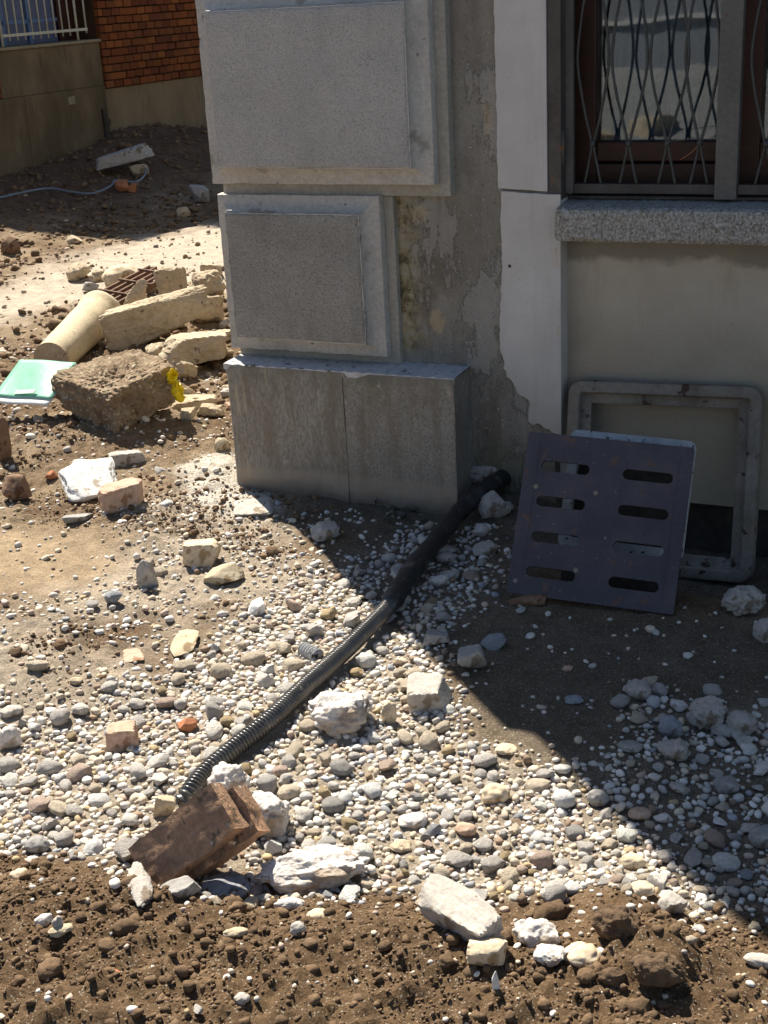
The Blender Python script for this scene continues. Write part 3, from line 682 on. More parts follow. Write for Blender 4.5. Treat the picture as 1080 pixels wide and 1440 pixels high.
# house across the yard behind the viewer: it shows only as a reflection in the pane
op = empty('yard_house', (0, 0, 0), label='grey house across the yard, mirrored in the barred window glass', cat='house')
M['opp'] = plain('blue_grey_render', [(.20, .21, .23), (.26, .27, .29)], 3)
box('wall', (-14, -15.5, -.4), (8, -15, 4.5), M['opp'], op); box('ledge', (-14, -14.998, .75), (8, -14.9, .82), M['strip'], op)
box('roof', (-14.3, -15.8, 4.502), (8.3, -14.6, 4.7), M['bg_mortar'], op)

# ------------------------------------------------------------------ stones placed one by one
occ = []      # (x, y, radius) of everything already lying there
HERO = []
def short(l):
    for w in (' in ', ' at ', ' right ', ' left ', ' just ', ' lying ', ' standing ', ' touching ', ' with ', ' behind ', ' beside ', ' half ', ' cut ', ' among ', ' set ', ' among ', ' on ', ' inside ', ' above ', ' below ', ' under ', ' wedged ', ' alone ', ' lower ', ' between ', ' against ', ' propping ', ' around ', ' by ', ' largest ', ' upright ', ' of ', ' across '):
        k = l.find(w)
        if k > 8: l = l[:k]
    return l.rstrip(',')
CATN = {'pebble': 'stone', 'angular': 'stone', 'slab': 'stone slab', 'crumbly': 'rubble lump', 'block': 'rubble block'}
def rock(bb, kind, col, label, name='stone', sub=4, az=0., tilt=0., z=0., flat=None, cat=None, cut=None, seed=None, depthf=.85, roll=0., D_=None, T_=None, W_=None):
    x0, y0, x1, y1 = bb; cx = (x0+x1)/2
    g = hit(cx, y1-.12*(y1-y0)); dist = float((g-CAM)@cf); th = math.asin((CAM[2]-g[2])/np.linalg.norm(g-CAM))
    Wd = (x1-x0)*dist/FPX; hv = (y1-y0)*dist/FPX
    D = depthf*Wd; Hv = (hv-D*math.sin(th)*.85)/math.cos(th)
    if Hv < .22*Wd: D = max(.3*Wd, (hv-.28*Wd*math.cos(th))/math.sin(th)/.85); D = min(D, 1.1*Wd); Hv = max((hv-D*math.sin(th)*.85)/math.cos(th), .2*Wd)
    if flat: Hv = flat*Wd; D = (hv-Hv*math.cos(th))/math.sin(th)/.9
    if D_: D = D_
    if W_: Wd = W_
    if T_: Hv = T_
    va = math.atan2(g[1]-CAM[1], g[0]-CAM[0])-math.pi/2
    pos = g+np.array([math.cos(va+math.pi/2), math.sin(va+math.pi/2), 0])*D*.42
    zc = hz(pos[0], pos[1]); sz = Hv*.62
    V, F = rock_v(kind, sub, seed if seed is not None else int(abs(x0*7+y0*13)) % 9973, (Wd/2, D/2, sz))
    if col in ('conc', 'earthconc', 'soil', 'mortar', 'white') and sub >= 4:
        k_ = {'earthconc': 1.9, 'soil': 1.2, 'conc': 1.}.get(col, .7)*min(1., Wd/.12); nn_ = V/np.linalg.norm(V, axis=1)[:, None]
        V = V+nn_*(k_*(.008*fbm(V*32+3, 3, 11)+.005*fbm(V*85+5, 2, 13)))[:, None]
    E = Euler((tilt, roll, 0)).to_matrix(); V = V@np.array(E).T
    o = mesh(name, V, F, S[col], smooth=True); o.rotation_euler = (0, 0, va+az); o.location = (pos[0], pos[1], zc+Hv-sz*1.0+z+abs(math.sin(tilt))*D*.42)
    if kind in ('angular', 'slab', 'block'): o.data.set_sharp_from_angle(angle=math.radians(32))
    tag(o, label, cat or CATN[kind]); a_, b_ = max(Wd, D), min(Wd, D); th_ = va+az+(0 if Wd >= D else math.pi/2)
    for k_ in (-1, 0, 1): occ.append((pos[0]+k_*math.cos(th_)*(a_-b_)*.42, pos[1]+k_*math.sin(th_)*(a_-b_)*.42, b_*.36))
    HERO.append((pos[0], pos[1], short(label))); return o
R = math.radians
rock((640, 905, 686, 953), 'angular', 'grey', 'smooth grey angular stone at the shadow edge right of the black pipe')
rock((594, 886, 634, 914), 'angular', 'grey', 'small grey shard just above the smooth grey angular stone')
rock((568, 952, 638, 1010), 'block', 'pale', 'pale wedge-shaped block at the shadow edge in the gravel', az=R(-15), sub=5)
rock((428, 968, 532, 1046), 'crumbly', 'white', 'wide whitish mortar lump half buried right of the ridged pipe', sub=5, depthf=.8)
rock((537, 988, 560, 1024), 'pebble', 'cream', 'upright greenish cream pebble left of the pale wedge block', depthf=.7)
rock((437, 732, 481, 765), 'angular', 'pale', 'lone pale rock in the shade in front of the plinth', sub=4)
rock((876, 954, 918, 991), 'crumbly', 'mortar', 'lone pale lump on dark shaded soil, lit at its side')
rock((793, 976, 821, 994), 'pebble', 'blue', 'small blue-grey pebble on shaded soil left of the lone pale lump')
rock((961, 978, 1024, 1040), 'crumbly', 'mortar', 'large rough mortar lump in the shade near the right edge', sub=5)
rock((1020, 1000, 1064, 1042), 'crumbly', 'mortar', 'rough mortar lump right behind the large one at the right edge', sub=4)
rock((924, 1036, 972, 1078), 'crumbly', 'mortar', 'rough mortar lump in front of the large shaded one', sub=4)
rock((925, 1005, 962, 1045), 'pebble', 'blue', 'pair-like blue-grey stone left of the large rough mortar lump')
rock((1002, 1088, 1046, 1122), 'angular', 'grey', 'flat grey triangular shard among shaded gravel at right')
rock((1014, 818, 1082, 876), 'crumbly', 'mortar', 'big rough pale lump beside the drain frame foot at right edge', sub=5)
rock((1056, 868, 1090, 910), 'crumbly', 'mortar', 'pale lump cut by the right edge under the big rough lump', sub=4)
rock((713, 838, 772, 856), 'angular', 'brown', 'flat brown stone wedged under the lower left corner of the slotted grate', depthf=.5)
rock((676, 1100, 718, 1136), 'pebble', 'cream', 'plump cream cobble in sunlit gravel, largest there')
rock((560, 1142, 608, 1170), 'pebble', 'white', 'white egg-shaped cobble in sunlit gravel left of centre')
rock((640, 1155, 672, 1182), 'pebble', 'rosy', 'rosy blocky pebble in sunlit gravel')
rock((548, 1180, 582, 1203), 'pebble', 'tan', 'ochre brown pebble at the lower left of the sunlit gravel')
rock((694, 1045, 728, 1066), 'pebble', 'cream', 'pale cream pebble touching the shadow edge')
rock((868, 1195, 908, 1228), 'pebble', 'cream', 'cream cobble cut by the lower shadow edge')
rock((825, 1108, 858, 1140), 'pebble', 'grey', 'grey cobble inside the shadow right of centre')
rock((868, 1042, 905, 1064), 'pebble', 'grey', 'flattened grey pebble on the shaded soil above the gravel')
rock((882, 1132, 916, 1158), 'pebble', 'rosy', 'rosy grey cobble in shade right of the grey one')
rock((1050, 1160, 1090, 1200), 'pebble', 'grey', 'grey cobble cut by the right edge in shade')
# foreground row on the soil bank
rock((584, 1243, 706, 1326), 'slab', 'pale', 'long pale grey slab fragment lying at the edge of the dark soil', sub=5, D_=.075, T_=.065, W_=.175, az=R(-48), seed=5)
rock((632, 1242, 688, 1284), 'angular', 'grey', 'greenish grey stone behind the long pale slab fragment')
rock((656, 1312, 718, 1364), 'angular', 'cream', 'cream angular cobble at the lower end of the pale slab fragment')
rock((720, 1284, 790, 1345), 'crumbly', 'white', 'knobbly white mortar lump above the rounded cream cobble', sub=5)
rock((748, 1330, 800, 1368), 'crumbly', 'white', 'lower knobbly white mortar lump touching the rounded cream cobble', sub=5)
rock((787, 1328, 850, 1374), 'pebble', 'cream', 'rounded cream cobble beside the knobbly white lumps', sub=4)
rock((918, 1246, 966, 1291), 'angular', 'pale', 'pale grey cobble half in shade at the lower right')
rock((884, 1234, 922, 1264), 'pebble', 'cream', 'cream cobble lying left of the pale grey lower right cobble')
rock((1045, 1338, 1095, 1364), 'pebble', 'pale', 'pale flat pebble cut by the right edge on the soil bank')
rock((832, 1262, 905, 1330), 'crumbly', 'soil', 'tall clotted clump of brown soil below the gravel', name='soil_clod', cat='soil clod', sub=5)
rock((886, 1345, 962, 1412), 'crumbly', 'soil', 'dark round soil clod at the bottom right', name='soil_clod', cat='soil clod', sub=5)
rock((840, 1358, 880, 1392), 'crumbly', 'soil', 'small soil clod left of the dark round one', name='soil_clod', cat='soil clod')
rock((692, 1372, 704, 1404), 'angular', 'white2', 'thin white splinter upright in the brown soil', depthf=.6)
rock((330, 1397, 354, 1418), 'pebble', 'pale', 'smooth pale oval pebble alone on the bottom soil')
rock((312, 1304, 350, 1322), 'pebble', 'tan', 'sandy flat pebble below the leaning bricks')
rock((34, 1172, 72, 1204), 'pebble', 'grey', 'grey round cobble at the left edge of the gravel')
rock((14, 1218, 42, 1240), 'pebble', 'cream', 'cream round pebble at the left below the grey cobble')
rock((68, 1310, 106, 1330), 'pebble', 'tan', 'ochre flat pebble on soil at lower left')
rock((50, 1284, 76, 1308), 'pebble', 'white', 'white pebble in the little cluster on the lower left soil')
rock((75, 1287, 93, 1314), 'pebble', 'pale', 'pale oval pebble right of the white one in the lower left cluster')
rock((150, 1360, 170, 1374), 'angular', 'terra', 'orange brick crumb on the lower left soil', cat='brick crumb')
rock((386, 1262, 432, 1286), 'crumbly', 'white', 'small white lump under the long white mortar lump')
rock((430, 1272, 466, 1293), 'pebble', 'cream', 'cream pebble right of the small white lump')
rock((408, 1298, 432, 1320), 'pebble', 'pale', 'pale pebble on soil below the cream one')
rock((284, 1222, 358, 1268), 'pebble', 'blue', 'blue-grey cobble in the shade under the leaning bricks', sub=4)
rock((228, 1235, 286, 1275), 'angular', 'grey', 'dark grey stone wedged under the tip of the bricks')
rock((354, 1186, 526, 1270), 'crumbly', 'white', 'long chalk-white mortar lump in front of the leaning bricks', sub=6, depthf=.55, seed=31)
rock((338, 1108, 414, 1192), 'crumbly', 'white', 'chalk-white mortar lump behind the second brick', sub=5, depthf=.9, seed=33)
rock((290, 1070, 358, 1140), 'crumbly', 'white', 'chalk-white mortar lump between pipe end and bricks', sub=5, depthf=.9, seed=35)
rock((216, 1116, 252, 1156), 'angular', 'tan', 'orange tan stone left of the buried pipe end')
rock((184, 1222, 222, 1290), 'crumbly', 'mortar', 'whitish crumbs of mortar at the lower tip of the bricks', sub=4, flat=.25)
# middle left
rock((258, 755, 312, 802), 'block', 'cream', 'cream sunlit block standing on the gritty ground', az=R(-12), sub=5, seed=12)
rock((284, 794, 346, 828), 'angular', 'tan', 'ochre rough stone in front of the cream sunlit block', sub=4, depthf=.6)
rock((189, 786, 223, 836), 'angular', 'pale', 'pointed pale shard left of the cream block', depthf=.8)
rock((348, 843, 378, 869), 'angular', 'white2', 'small bright white stone at the middle of the gritty ground')
rock((236, 884, 284, 928), 'angular', 'tan', 'yellowish flat stone set in the gravel', flat=.2)
rock((172, 911, 203, 934), 'slab', 'rosy', 'flat pinkish tile chip on the grit', flat=.14, cat='tile chip')
rock((250, 1006, 280, 1034), 'angular', 'terra', 'orange brick chip among pale pebbles', cat='brick chip')
rock((97, 952, 118, 967), 'pebble', 'tan', 'ochre pebble on the dark soil at left')
rock((0, 990, 34, 1012), 'pebble', 'pale', 'pale oval stone at the left edge above the gravel')
rock((0, 1022, 34, 1062), 'crumbly', 'white', 'white lump at the left edge in the gravel')
rock((150, 1018, 200, 1062), 'block', 'rosy', 'pinkish cream block in the gravel left of the orange chip')
rock((86, 638, 176, 714), 'slab', 'white2', 'large tilted white marble fragment on the soil', sub=5, tilt=R(24), D_=.20, T_=.04, seed=21, az=R(12), name='marble_fragment')
rock((150, 636, 208, 660), 'slab', 'pale', 'thin pale flake behind the white marble fragment', depthf=.5)
rock((140, 674, 206, 726), 'block', 'rosy', 'brownish brick lump beside the white marble fragment', sub=5, depthf=.7, cat='brick lump')
rock((88, 722, 132, 738), 'block', 'grey', 'small grey block in front of the white marble fragment', depthf=.5)
rock((0, 668, 46, 712), 'angular', 'brown', 'brown cobble cut by the left edge')
rock((62, 664, 84, 680), 'angular', 'terra', 'reddish brick chip left of the white marble fragment', cat='brick chip')
rock((328, 702, 388, 734), 'slab', 'pale', 'flat white slab by the plinth foot, half in shadow', flat=.13, sub=5)
rock((300, 612, 326, 636), 'pebble', 'tan', 'ochre pebble against the plinth side')
rock((218, 540, 276, 572), 'angular', 'conc', 'grey brown stone lying below the yellow scrap')
rock((226, 552, 320, 584), 'block', 'conc', 'long rough stone against the plinth side', depthf=.45)
rock((278, 566, 320, 594), 'angular', 'conc', 'small stone below the long rough one by the plinth')
# debris heap
rock((222, 386, 268, 444), 'block', 'conc', 'upright concrete chunk in the debris heap', sub=5, depthf=.5, z=.03, cat='concrete chunk', name='concrete_chunk')
rock((262, 386, 320, 432), 'crumbly', 'conc', 'rough concrete chunk right of the upright one', sub=5, cat='concrete chunk', name='concrete_chunk')
rock((176, 404, 216, 456), 'angular', 'conc', 'curved broken concrete shell piece behind the long slab', sub=4, depthf=.4, z=.02, cat='concrete piece', name='concrete_chunk')
rock((282, 370, 318, 396), 'block', 'conc', 'small square concrete block at the back of the heap', cat='concrete block', name='concrete_chunk')
rock((266, 420, 326, 462), 'slab', 'conc', 'leaning concrete slab piece beside the corner block', sub=4, depthf=.5, tilt=R(-12), cat='concrete slab', name='concrete_slab')
rock((222, 472, 336, 530), 'slab', 'conc', 'flat concrete slab lying beside the plinth top', sub=5, depthf=.85, z=.05, cat='concrete slab', name='concrete_slab', seed=44)
rock((142, 432, 304, 497), 'slab', 'conc', 'long concrete slab with a rounded end across the heap', sub=6, depthf=.28, roll=R(-10), z=.05, cat='concrete slab', name='concrete_slab', seed=52)
rock((92, 498, 244, 620), 'block', 'earthconc', 'big earthy concrete block under the green folder', sub=7, W_=.43, D_=.46, T_=.18, az=R(30), tilt=R(4), roll=R(-7), cat='concrete block', name='earth_block', seed=61)
rock((142, 374, 202, 412), 'pebble', 'cream', 'rounded cream boulder at the back of the debris heap', sub=4)
rock((146, 418, 176, 452), 'pebble', 'conc', 'brownish round stub behind the cement pipe', sub=4)
rock((0, 585, 22, 660), 'angular', 'brown', 'reddish dark stone under the folder at the left edge')
rock((0, 335, 30, 362), 'angular', 'brown', 'brown stone on the far soil at the left edge')
rock((94, 332, 116, 346), 'angular', 'tan', 'small tan stone on the far sunlit soil')
rock((266, 262, 300, 290), 'angular', 'grey', 'dark grey stone in the far soil beside the corner')
rock((248, 292, 268, 306), 'angular', 'tan', 'tan stone at the edge of the far path')
rock((162, 254, 182, 272), 'angular', 'terra', 'brick piece on the far soil heap', cat='brick piece')
rock((180, 258, 194, 272), 'angular', 'terra', 'smaller brick piece right of the other on the far heap', cat='brick piece')
rock((184, 230, 210, 250), 'angular', 'tan', 'tan stone propping the white kerb slab')
rock((646, 664, 728, 694), 'crumbly', 'mortar', 'broken mortar around the pipe hole at the wall foot', sub=5, depthf=.35, seed=71, z=.03)
rock((662, 690, 718, 738), 'angular', 'mortar', 'grey broken rock right of the black pipe sleeve', sub=4)
rock((790, 1405-470, 806, 947), 'pebble', 'rosy', 'small pinkish pebble on the shaded soil under the grate')
for k in range(46):
    q = np.random.default_rng(900+k); px, py = (q.uniform(205, 325), q.uniform(405, 600)) if k % 3 else (q.uniform(110, 215), q.uniform(395, 500))
    w = q.uniform(10, 30) if k % 4 else q.uniform(26, 44); col = ['conc', 'earthconc', 'mortar', 'tan', 'rosy'][int(q.integers(5))] if k % 2 else 'conc'
    kd = ['angular', 'block', 'crumbly'][int(q.integers(3))]
    rock((px-w/2, py-w*.62, px+w/2, py), kd, col, {'conc': 'sandy', 'earthconc': 'earthy brown', 'mortar': 'grey', 'tan': 'ochre', 'rosy': 'rosy'}[col]+' '+{'angular': 'broken', 'block': 'blocky', 'crumbly': 'crumbly'}[kd]+' bit of rubble filling the debris heap', name='rubble_piece', cat='rubble', seed=900+k, tilt=q.uniform(-.5, .5), roll=q.uniform(-.5, .5), az=q.uniform(0, 6))['group'] = 'small rubble in the debris heap'
for k in range(44):
    q = np.random.default_rng(1500+k)
    if k % 2: px, py, wh = q.uniform(925, 1078), q.uniform(985, 1190), 'in the shaded cluster at the right edge'
    else:
        t_ = q.uniform(0, 1); px, py, wh = 505+t_*190+q.uniform(-25, 45), 860-t_*130+q.uniform(-30, 45), 'in the shade beside the black sleeve'
    w = q.uniform(16, 38); kd = ['crumbly', 'crumbly', 'angular'][int(q.integers(3))]; col = ['mortar', 'pale', 'white', 'mortar'][int(q.integers(4))]
    rock((px-w/2, py-w*.66, px+w/2, py), kd, col, {'mortar': 'dusty grey', 'pale': 'pale grey', 'white': 'chalky white'}[col]+' '+{'crumbly': 'crumbly', 'angular': 'broken'}[kd]+' rubble bit '+wh, name='rubble_piece', cat='rubble', seed=1500+k, tilt=q.uniform(-.4, .4), az=q.uniform(0, 6), z=-.004)['group'] = 'small mortar rubble lying in the shade'
# rubble behind the viewer, seen mirrored in the pane
for k, (x, y, w) in enumerate([(-3.9, -4.0, .18), (-3.4, -4.6, .3), (-4.2, -5.2, .28), (-3.6, -3.4, .13), (-4.5, -4.3, .17), (-3.1, -5.6, .3)]):
    V, F = rock_v('block', 4, 300+k, (w, w*.6, w*.4)); o = mesh('concrete_chunk', V, F, S['conc'], smooth=True); o.location = (x, y, hz(x, y)+w*.25); o.rotation_euler = (0, 0, k)
    tag(o, 'broken concrete in the yard, mirrored in the window glass', 'concrete chunk', 'rubble mirrored in the pane')

def near_rel(x, y, skip=()):
    hs = [h for h in HERO if not any(w in h[2] for w in ('mirrored', 'rubble bit', 'bit of rubble')+tuple(skip)) and (h[0]-x)**2+(h[1]-y)**2 > 1e-6]
    h = min(hs, key=lambda h: (h[0]-x)**2+(h[1]-y)**2); vr = (x-h[0])*r0[0]+(y-h[1])*r0[1]; vf = -(x-h[0])*r0[1]+(y-h[1])*r0[0]
    rel = ('right of' if vr > 0 else 'left of') if abs(vr) > abs(vf) else ('behind' if vf > 0 else 'in front of')
    return ('close ' if math.hypot(h[0]-x, h[1]-y) < .14 else '')+rel+' the '+h[2]
for o in list(SC.objects):
    if o.name.startswith('rubble_piece'):
        sz_ = max(o.dimensions) if max(o.dimensions) > 0 else 0
        o['label'] = ' '.join((' '.join(o['label'].split()[:3]).replace(' bit of', '').replace(' rubble', '')+' rubble bit '+near_rel(o.location[0], o.location[1])).split()[:15])

# white kerb slab on the far heap
g = hit(172, 243); o = mesh('kerb_slab', *rock_v('slab', 5, 90, (.27, .10, .07)), S['pale'], smooth=True); o.location = (g[0], g[1]+.05, g[2]+.13); o.rotation_euler = (0, R(-10), R(30)); o.data.set_sharp_from_angle(angle=R(32))
tag(o, 'long pale stone slab lying on the far soil heap', 'stone slab')

# bricks leaning over stones
brk = Matrix.Translation((-1.2474, 1.8026, .0545+.01)) @ Euler((-.7073, -.6505, .4976)).to_matrix().to_4x4()
def brickobj(mtx, dims, label, seed):
    bm = bmesh.new(); bmesh.ops.create_cube(bm, size=1); bmesh.ops.subdivide_edges(bm, edges=bm.edges[:], cuts=14, use_grid_fill=True)
    V = np.array([v.co[:] for v in bm.verts])*np.array(dims)+np.array([0, dims[1]/2, dims[2]/2]); F = [tuple(v.index for v in f.verts) for f in bm.faces]; bm.free()
    n = np.stack([fbm(V*38+5*j, 3, seed+j) for j in range(3)], 1); V = V+n*.0035
    c = np.clip(fbm(V*22, 2, seed+5)-.15, 0, 1)[:, None]; V = V+(np.array([0, dims[1]/2, dims[2]/2])-V)*c*.12
    o = mesh('brick', V, F, M['brick'], smooth=True); o.data.set_sharp_from_angle(angle=R(50)); o.matrix_world = mtx; return tag(o, label, 'brick')
brickobj(brk, (.215, .052, .103), 'muddy brown brick leaning over stones at the end of the ridged pipe', 5)
brickobj(brk @ Matrix.Translation((.012, .058, -.012)) @ Euler((0, R(3), 0)).to_matrix().to_4x4(), (.215, .052, .103), 'orange brown brick stacked behind the muddy leaning one', 9)
occ.append((-1.22, 1.87, .05)); occ.append((-1.14, 1.93, .04)); occ.append((-1.30, 1.82, .04))

# ------------------------------------------------------------------ buried conduit
pp = [(248, 1140, -.03), (262, 1122, .0), (288, 1088, .018), (332, 1050, .028), (382, 1010, .032), (432, 963, .034), (482, 918, .034), (528, 873, .036), (548, 851, .04)]
pw = []
for a, b, dz in pp: pw.append(hit(a, b, dz))
pw2 = [pw[-1]]+[hit(a, b, dz) for a, b, dz in ((576, 805, .045), (612, 762, .05), (648, 718, .055), (682, 688, .06))]+[np.array([-1.33, 4.02, .07])]
pipe = empty('drain_conduit', pw[4], label='ridged black plastic conduit running from the bricks up to the wall', cat='pipe')
def offs(P): return [np.array(p)-pw[4] for p in P]
c = spline(pw, 60); L = np.concatenate([[0], np.cumsum(np.linalg.norm(np.diff(c, axis=0), axis=1))])
pitch = .0098; st = np.arange(0, L[-1], pitch/6); c2 = np.stack([np.interp(st, L, c[:, j]) for j in range(3)], 1)
rad = .0205+.0030*np.tanh(2.2*np.cos(2*math.pi*st/pitch))
tube('ridged_conduit', offs(c2), rad, M['pipe_grey'], pipe, 20)
s2 = spline(pw2, 16); u = np.linspace(0, 1, len(s2)); rad = .0285+.0025*np.sin(u*31)*np.exp(-u*2)+.0015*np.sin(u*77); rad[:3] = (.023, .026, .028)
tube('smooth_sleeve', offs(s2), rad, M['pipe_black'], pipe, 18)
for p in list(c[::10])+list(s2[::6]): occ.append((p[0], p[1], .016))
# conduit scrap
g = hit(437, 918, .012); P = [np.array([-.03+.0012*k, 0, 0]) for k in range(50)]
V, F = tube_vf(P, [.017+.003*math.tanh(2*math.cos(2*math.pi*k/8)) for k in range(50)], 16); o = mesh('conduit_scrap', V, F, M['castslab'], smooth=True); o.location = g; o.rotation_euler = (0, 0, R(-25))
tag(o, 'short dusty scrap of ridged conduit lying in the gravel', 'pipe scrap'); occ.append((g[0], g[1], .03))

# ------------------------------------------------------------------ slotted grate, drain frame, cover slab
def slotted(w, h, t, slots, rad_c, m, name, par, inner=None):
    """plate w x h, with stadium slots, thickness t (local x, z; front -y)"""
    bm = bmesh.new()
    def loop(pts, y): return [bm.verts.new((p[0], y, p[1])) for p in pts]
    def rr(x0, x1, z0, z1, r, n=6):
        out = []
        for cx, cz, a0 in ((x1-r, z0+r, -90), (x1-r, z1-r, 0), (x0+r, z1-r, 90), (x0+r, z0+r, 180)):
            for k in range(n+1):
                a = R(a0+90*k/n); out.append((cx+r*math.cos(a), cz+r*math.sin(a)))
        return out
    outer = rr(-w/2, w/2, 0, h, rad_c); holes = [rr(*inner)] if inner else [rr(cx-sw/2, cx+sw/2, cz-sh/2, cz+sh/2, min(sw, sh)/2-.0002) for cx, cz, sw, sh in (slots or [])]
    fr = []; bk = []
    for pts in [outer]+holes:
        a = loop(pts, 0); b = loop(pts, t); n = len(a)
        for k in range(n): bm.edges.new((a[k], a[(k+1) % n])); bm.edges.new((b[k], b[(k+1) % n]))
        for k in range(n): bm.faces.new((a[k], a[(k+1) % n], b[(k+1) % n], b[k]))
        fr.append(a); bk.append(b)
    for grp in (fr, bk):
        vs = set(v for l in grp for v in l); ed = [e for e in bm.edges if e.verts[0] in vs and e.verts[1] in vs]
        bmesh.ops.triangle_fill(bm, edges=ed, use_beauty=True)
    bmesh.ops.recalc_face_normals(bm, faces=bm.faces)
    me = bpy.data.meshes.new(name); bm.to_mesh(me); bm.free(); me.materials.append(m); o = link(bpy.data.objects.new(name, me), par); return o
gr = empty('drain_grate', (-.8606, 3.2013, .022), (-.5217, .049, .0857), 'dark bluish cast iron grate with eight slots leaning on the frame', 'drain grate')
sl = [(cx, cz, .134, .029) for cx in (-.112, .112) for cz in (.066, .163, .262, .360)]
bevel(slotted(.45, .45, .014, sl, .006, M['castiron'], 'slotted_plate', gr), .0015, 1)
for x in (-.19, .19): box('raised_line', (x-.0012, -.0012, .03), (x+.0012, .001, .42), M['castiron'], gr)
for x, z in ((-.185, .30), (-.02, .30), (-.205, .035), (-.045, .085)):
    V, F = ico(2); o = mesh('rivet', V*np.array([.0075, .002, .0075]), F, M['castframe'], gr, smooth=True); o.location = (x, -.0005, z)
fr = empty('manhole_surround', (-.811, 3.774, -.139), (-.2561, -.0267, .001), 'square dusty iron drain frame leaning against the wall under the window', 'drain frame')
w = .59
def frame_ring(prof, m, name, par):
    n = 8; V = []; rc = .045
    def rrp(ins, r):
        out = []; x0, x1, z0, z1 = -w/2+ins, w/2-ins, ins, w-ins; r = max(r-ins, .004)
        for cx, cz, a0 in ((x1-r, z0+r, -90), (x1-r, z1-r, 0), (x0+r, z1-r, 90), (x0+r, z0+r, 180)):
            for k in range(n+1):
                a = R(a0+90*k/n); out.append((cx+r*math.cos(a), cz+r*math.sin(a)))
        return out
    rings = [rrp(i, rc) for i, y in prof]; N = len(rings[0])
    for (i, y), rg in zip(prof, rings): V += [(x, y, z) for x, z in rg]
    F = [(a*N+k, a*N+(k+1) % N, (a+1)*N+(k+1) % N, (a+1)*N+k) for a in range(len(prof)-1) for k in range(N)]
    F += [((len(prof)-1)*N+k, (len(prof)-1)*N+(k+1) % N, (k+1) % N, k) for k in range(N)]
    V = np.array(V); V += np.stack([fbm(V*30+j*9, 3, 80+j) for j in range(3)], 1)*.0015
    o = mesh(name, V, F, m, par, smooth=True); o.data.set_sharp_from_angle(angle=R(35)); return o
frame_ring([(0, .05), (0, .012), (.004, .003), (.010, 0), (.034, .0), (.038, .004), (.040, .024), (.043, .026), (.062, .026), (.064, .029), (.064, .05)], M['castframe'], 'frame_ring', fr)
frame_ring([(.038, .045), (.038, .030), (.0385, .029), (.066, .027), (.070, .03), (.070, .045)], M['castframe'], 'seat_ledge', fr)
cv = empty('drain_cover', (-.848, 3.345, -.015), (-.40, .055, .09), 'chalky grey square cover standing between the grate and the frame', 'drain cover')
o = slotted(.345, .33, .035, None, .02, M['castslab'], 'cover_rim', cv, (-.145, .145, .03, .29, .012)); o.location = (.020, .0, .118); bevel(o, .003)
o = slotted(.315, .43, .01, [], .01, M['under'], 'slot_shade_sheet', cv); o.location = (.020, .036, .01)  # dark sheet added behind the grate so its slots look shaded
occ += [(-.86, 3.21, .08), (-.75, 3.22, .06), (-1.0, 3.2, .06)]

# ------------------------------------------------------------------ folder, cement pipe, grid, cable, scraps
fo = empty('folder', (-3.40, 4.13, .135), (.47, .0, .0), 'mint green plastic folder with white sheet edge lying on the earth block', 'folder')
def sheet(name, x0, x1, z0, z1, yo, t, m, wav):
    n = 14; gxx, gyy = np.meshgrid(np.linspace(x0, x1, n), np.linspace(z0, z1, n)); x, y = gxx.ravel(), gyy.ravel()
    zt = yo+wav*.004*np.sin(x*21+y*9)+wav*.006*np.exp(-((x-x1)**2+(y-z1)**2)/.004)
    V = np.concatenate([np.stack([x, y, zt], 1), np.stack([x, y, zt-t], 1)]); J = (np.arange(n-1)[:, None]*n+np.arange(n-1)[None, :]).ravel()
    q = np.stack([J, J+1, J+n+1, J+n], 1); bd = list(range(n))+[r*n+n-1 for r in range(1, n)]+[(n-1)*n+c for c in range(n-2, -1, -1)]+[r*n for r in range(n-2, 0, -1)]
    side = np.array([(bd[i], bd[i]+n*n, bd[(i+1) % len(bd)]+n*n, bd[(i+1) % len(bd)]) for i in range(len(bd))])
    return mesh(name, V, np.concatenate([q, q[:, ::-1]+n*n, side]), m, fo, smooth=False)
sheet('back_sheet', -.155, .128, -.02, .225, .0, .003, M['paper'], 1); sheet('cover_sheet', -.152, .128, .012, .227, .0045, .0015, M['folder'], 1)
sheet('sticker', -.06, .045, .026, .048, .0085, .0006, M['label'], 1)
g1 = hit(72, 506, .075); g2 = hit(143, 437, .085); cy = empty('cement_pipe', g1, label='cream cement pipe lying slanted in the debris heap', cat='pipe')
ax = (g2-g1); T = np.linspace(0, 1, 30); P = [ax*t for t in T]; rr_ = [.082+.022*t for t in T]; rr_[-3] = .112; rr_[-2] = .112; rr_[-1] = .10
V, F = tube_vf(P, rr_, 40, False); V = np.array(V); V += fbm(V*14, 3, 5)[:, None]*.003
mesh('pipe_barrel', V, F, M['cementpipe'], cy, smooth=True); V, F = tube_vf([P[0], P[0]+ax*.03], [.083, .083], 40, True); mesh('pipe_end', V, F, M['concrete'], cy); V, F = tube_vf([P[-1]-ax*.02, P[-1]], [.099, .099], 40, True); mesh('pipe_end', V, F, M['concrete'], cy)
gd = empty('iron_grid', hit(178, 412, .06), (R(4), R(-8), math.atan2(*(hit(225, 398)-hit(130, 425))[[1, 0]])), 'rusty iron grid half under the debris behind the cement pipe', 'iron grid')
for k in range(5): box('grid_bar', (-.30, -.10+.05*k, 0), (.34, -.088+.05*k, .03), M['rustbar'], gd)
for k in range(4): box('cross_bar', (-.26+.17*k, -.11, .031), (-.25+.17*k, .12, .040), M['rustbar'], gd)
cab = [hit(*q) for q in ((-30, 284, .02), (0, 278, .015), (35, 270, .015), (70, 265, .03), (100, 270, .02), (130, 272, .02), (155, 262, .04), (163, 254, .04), (190, 256, .03), (203, 247, .05), (206, 236, .1))]
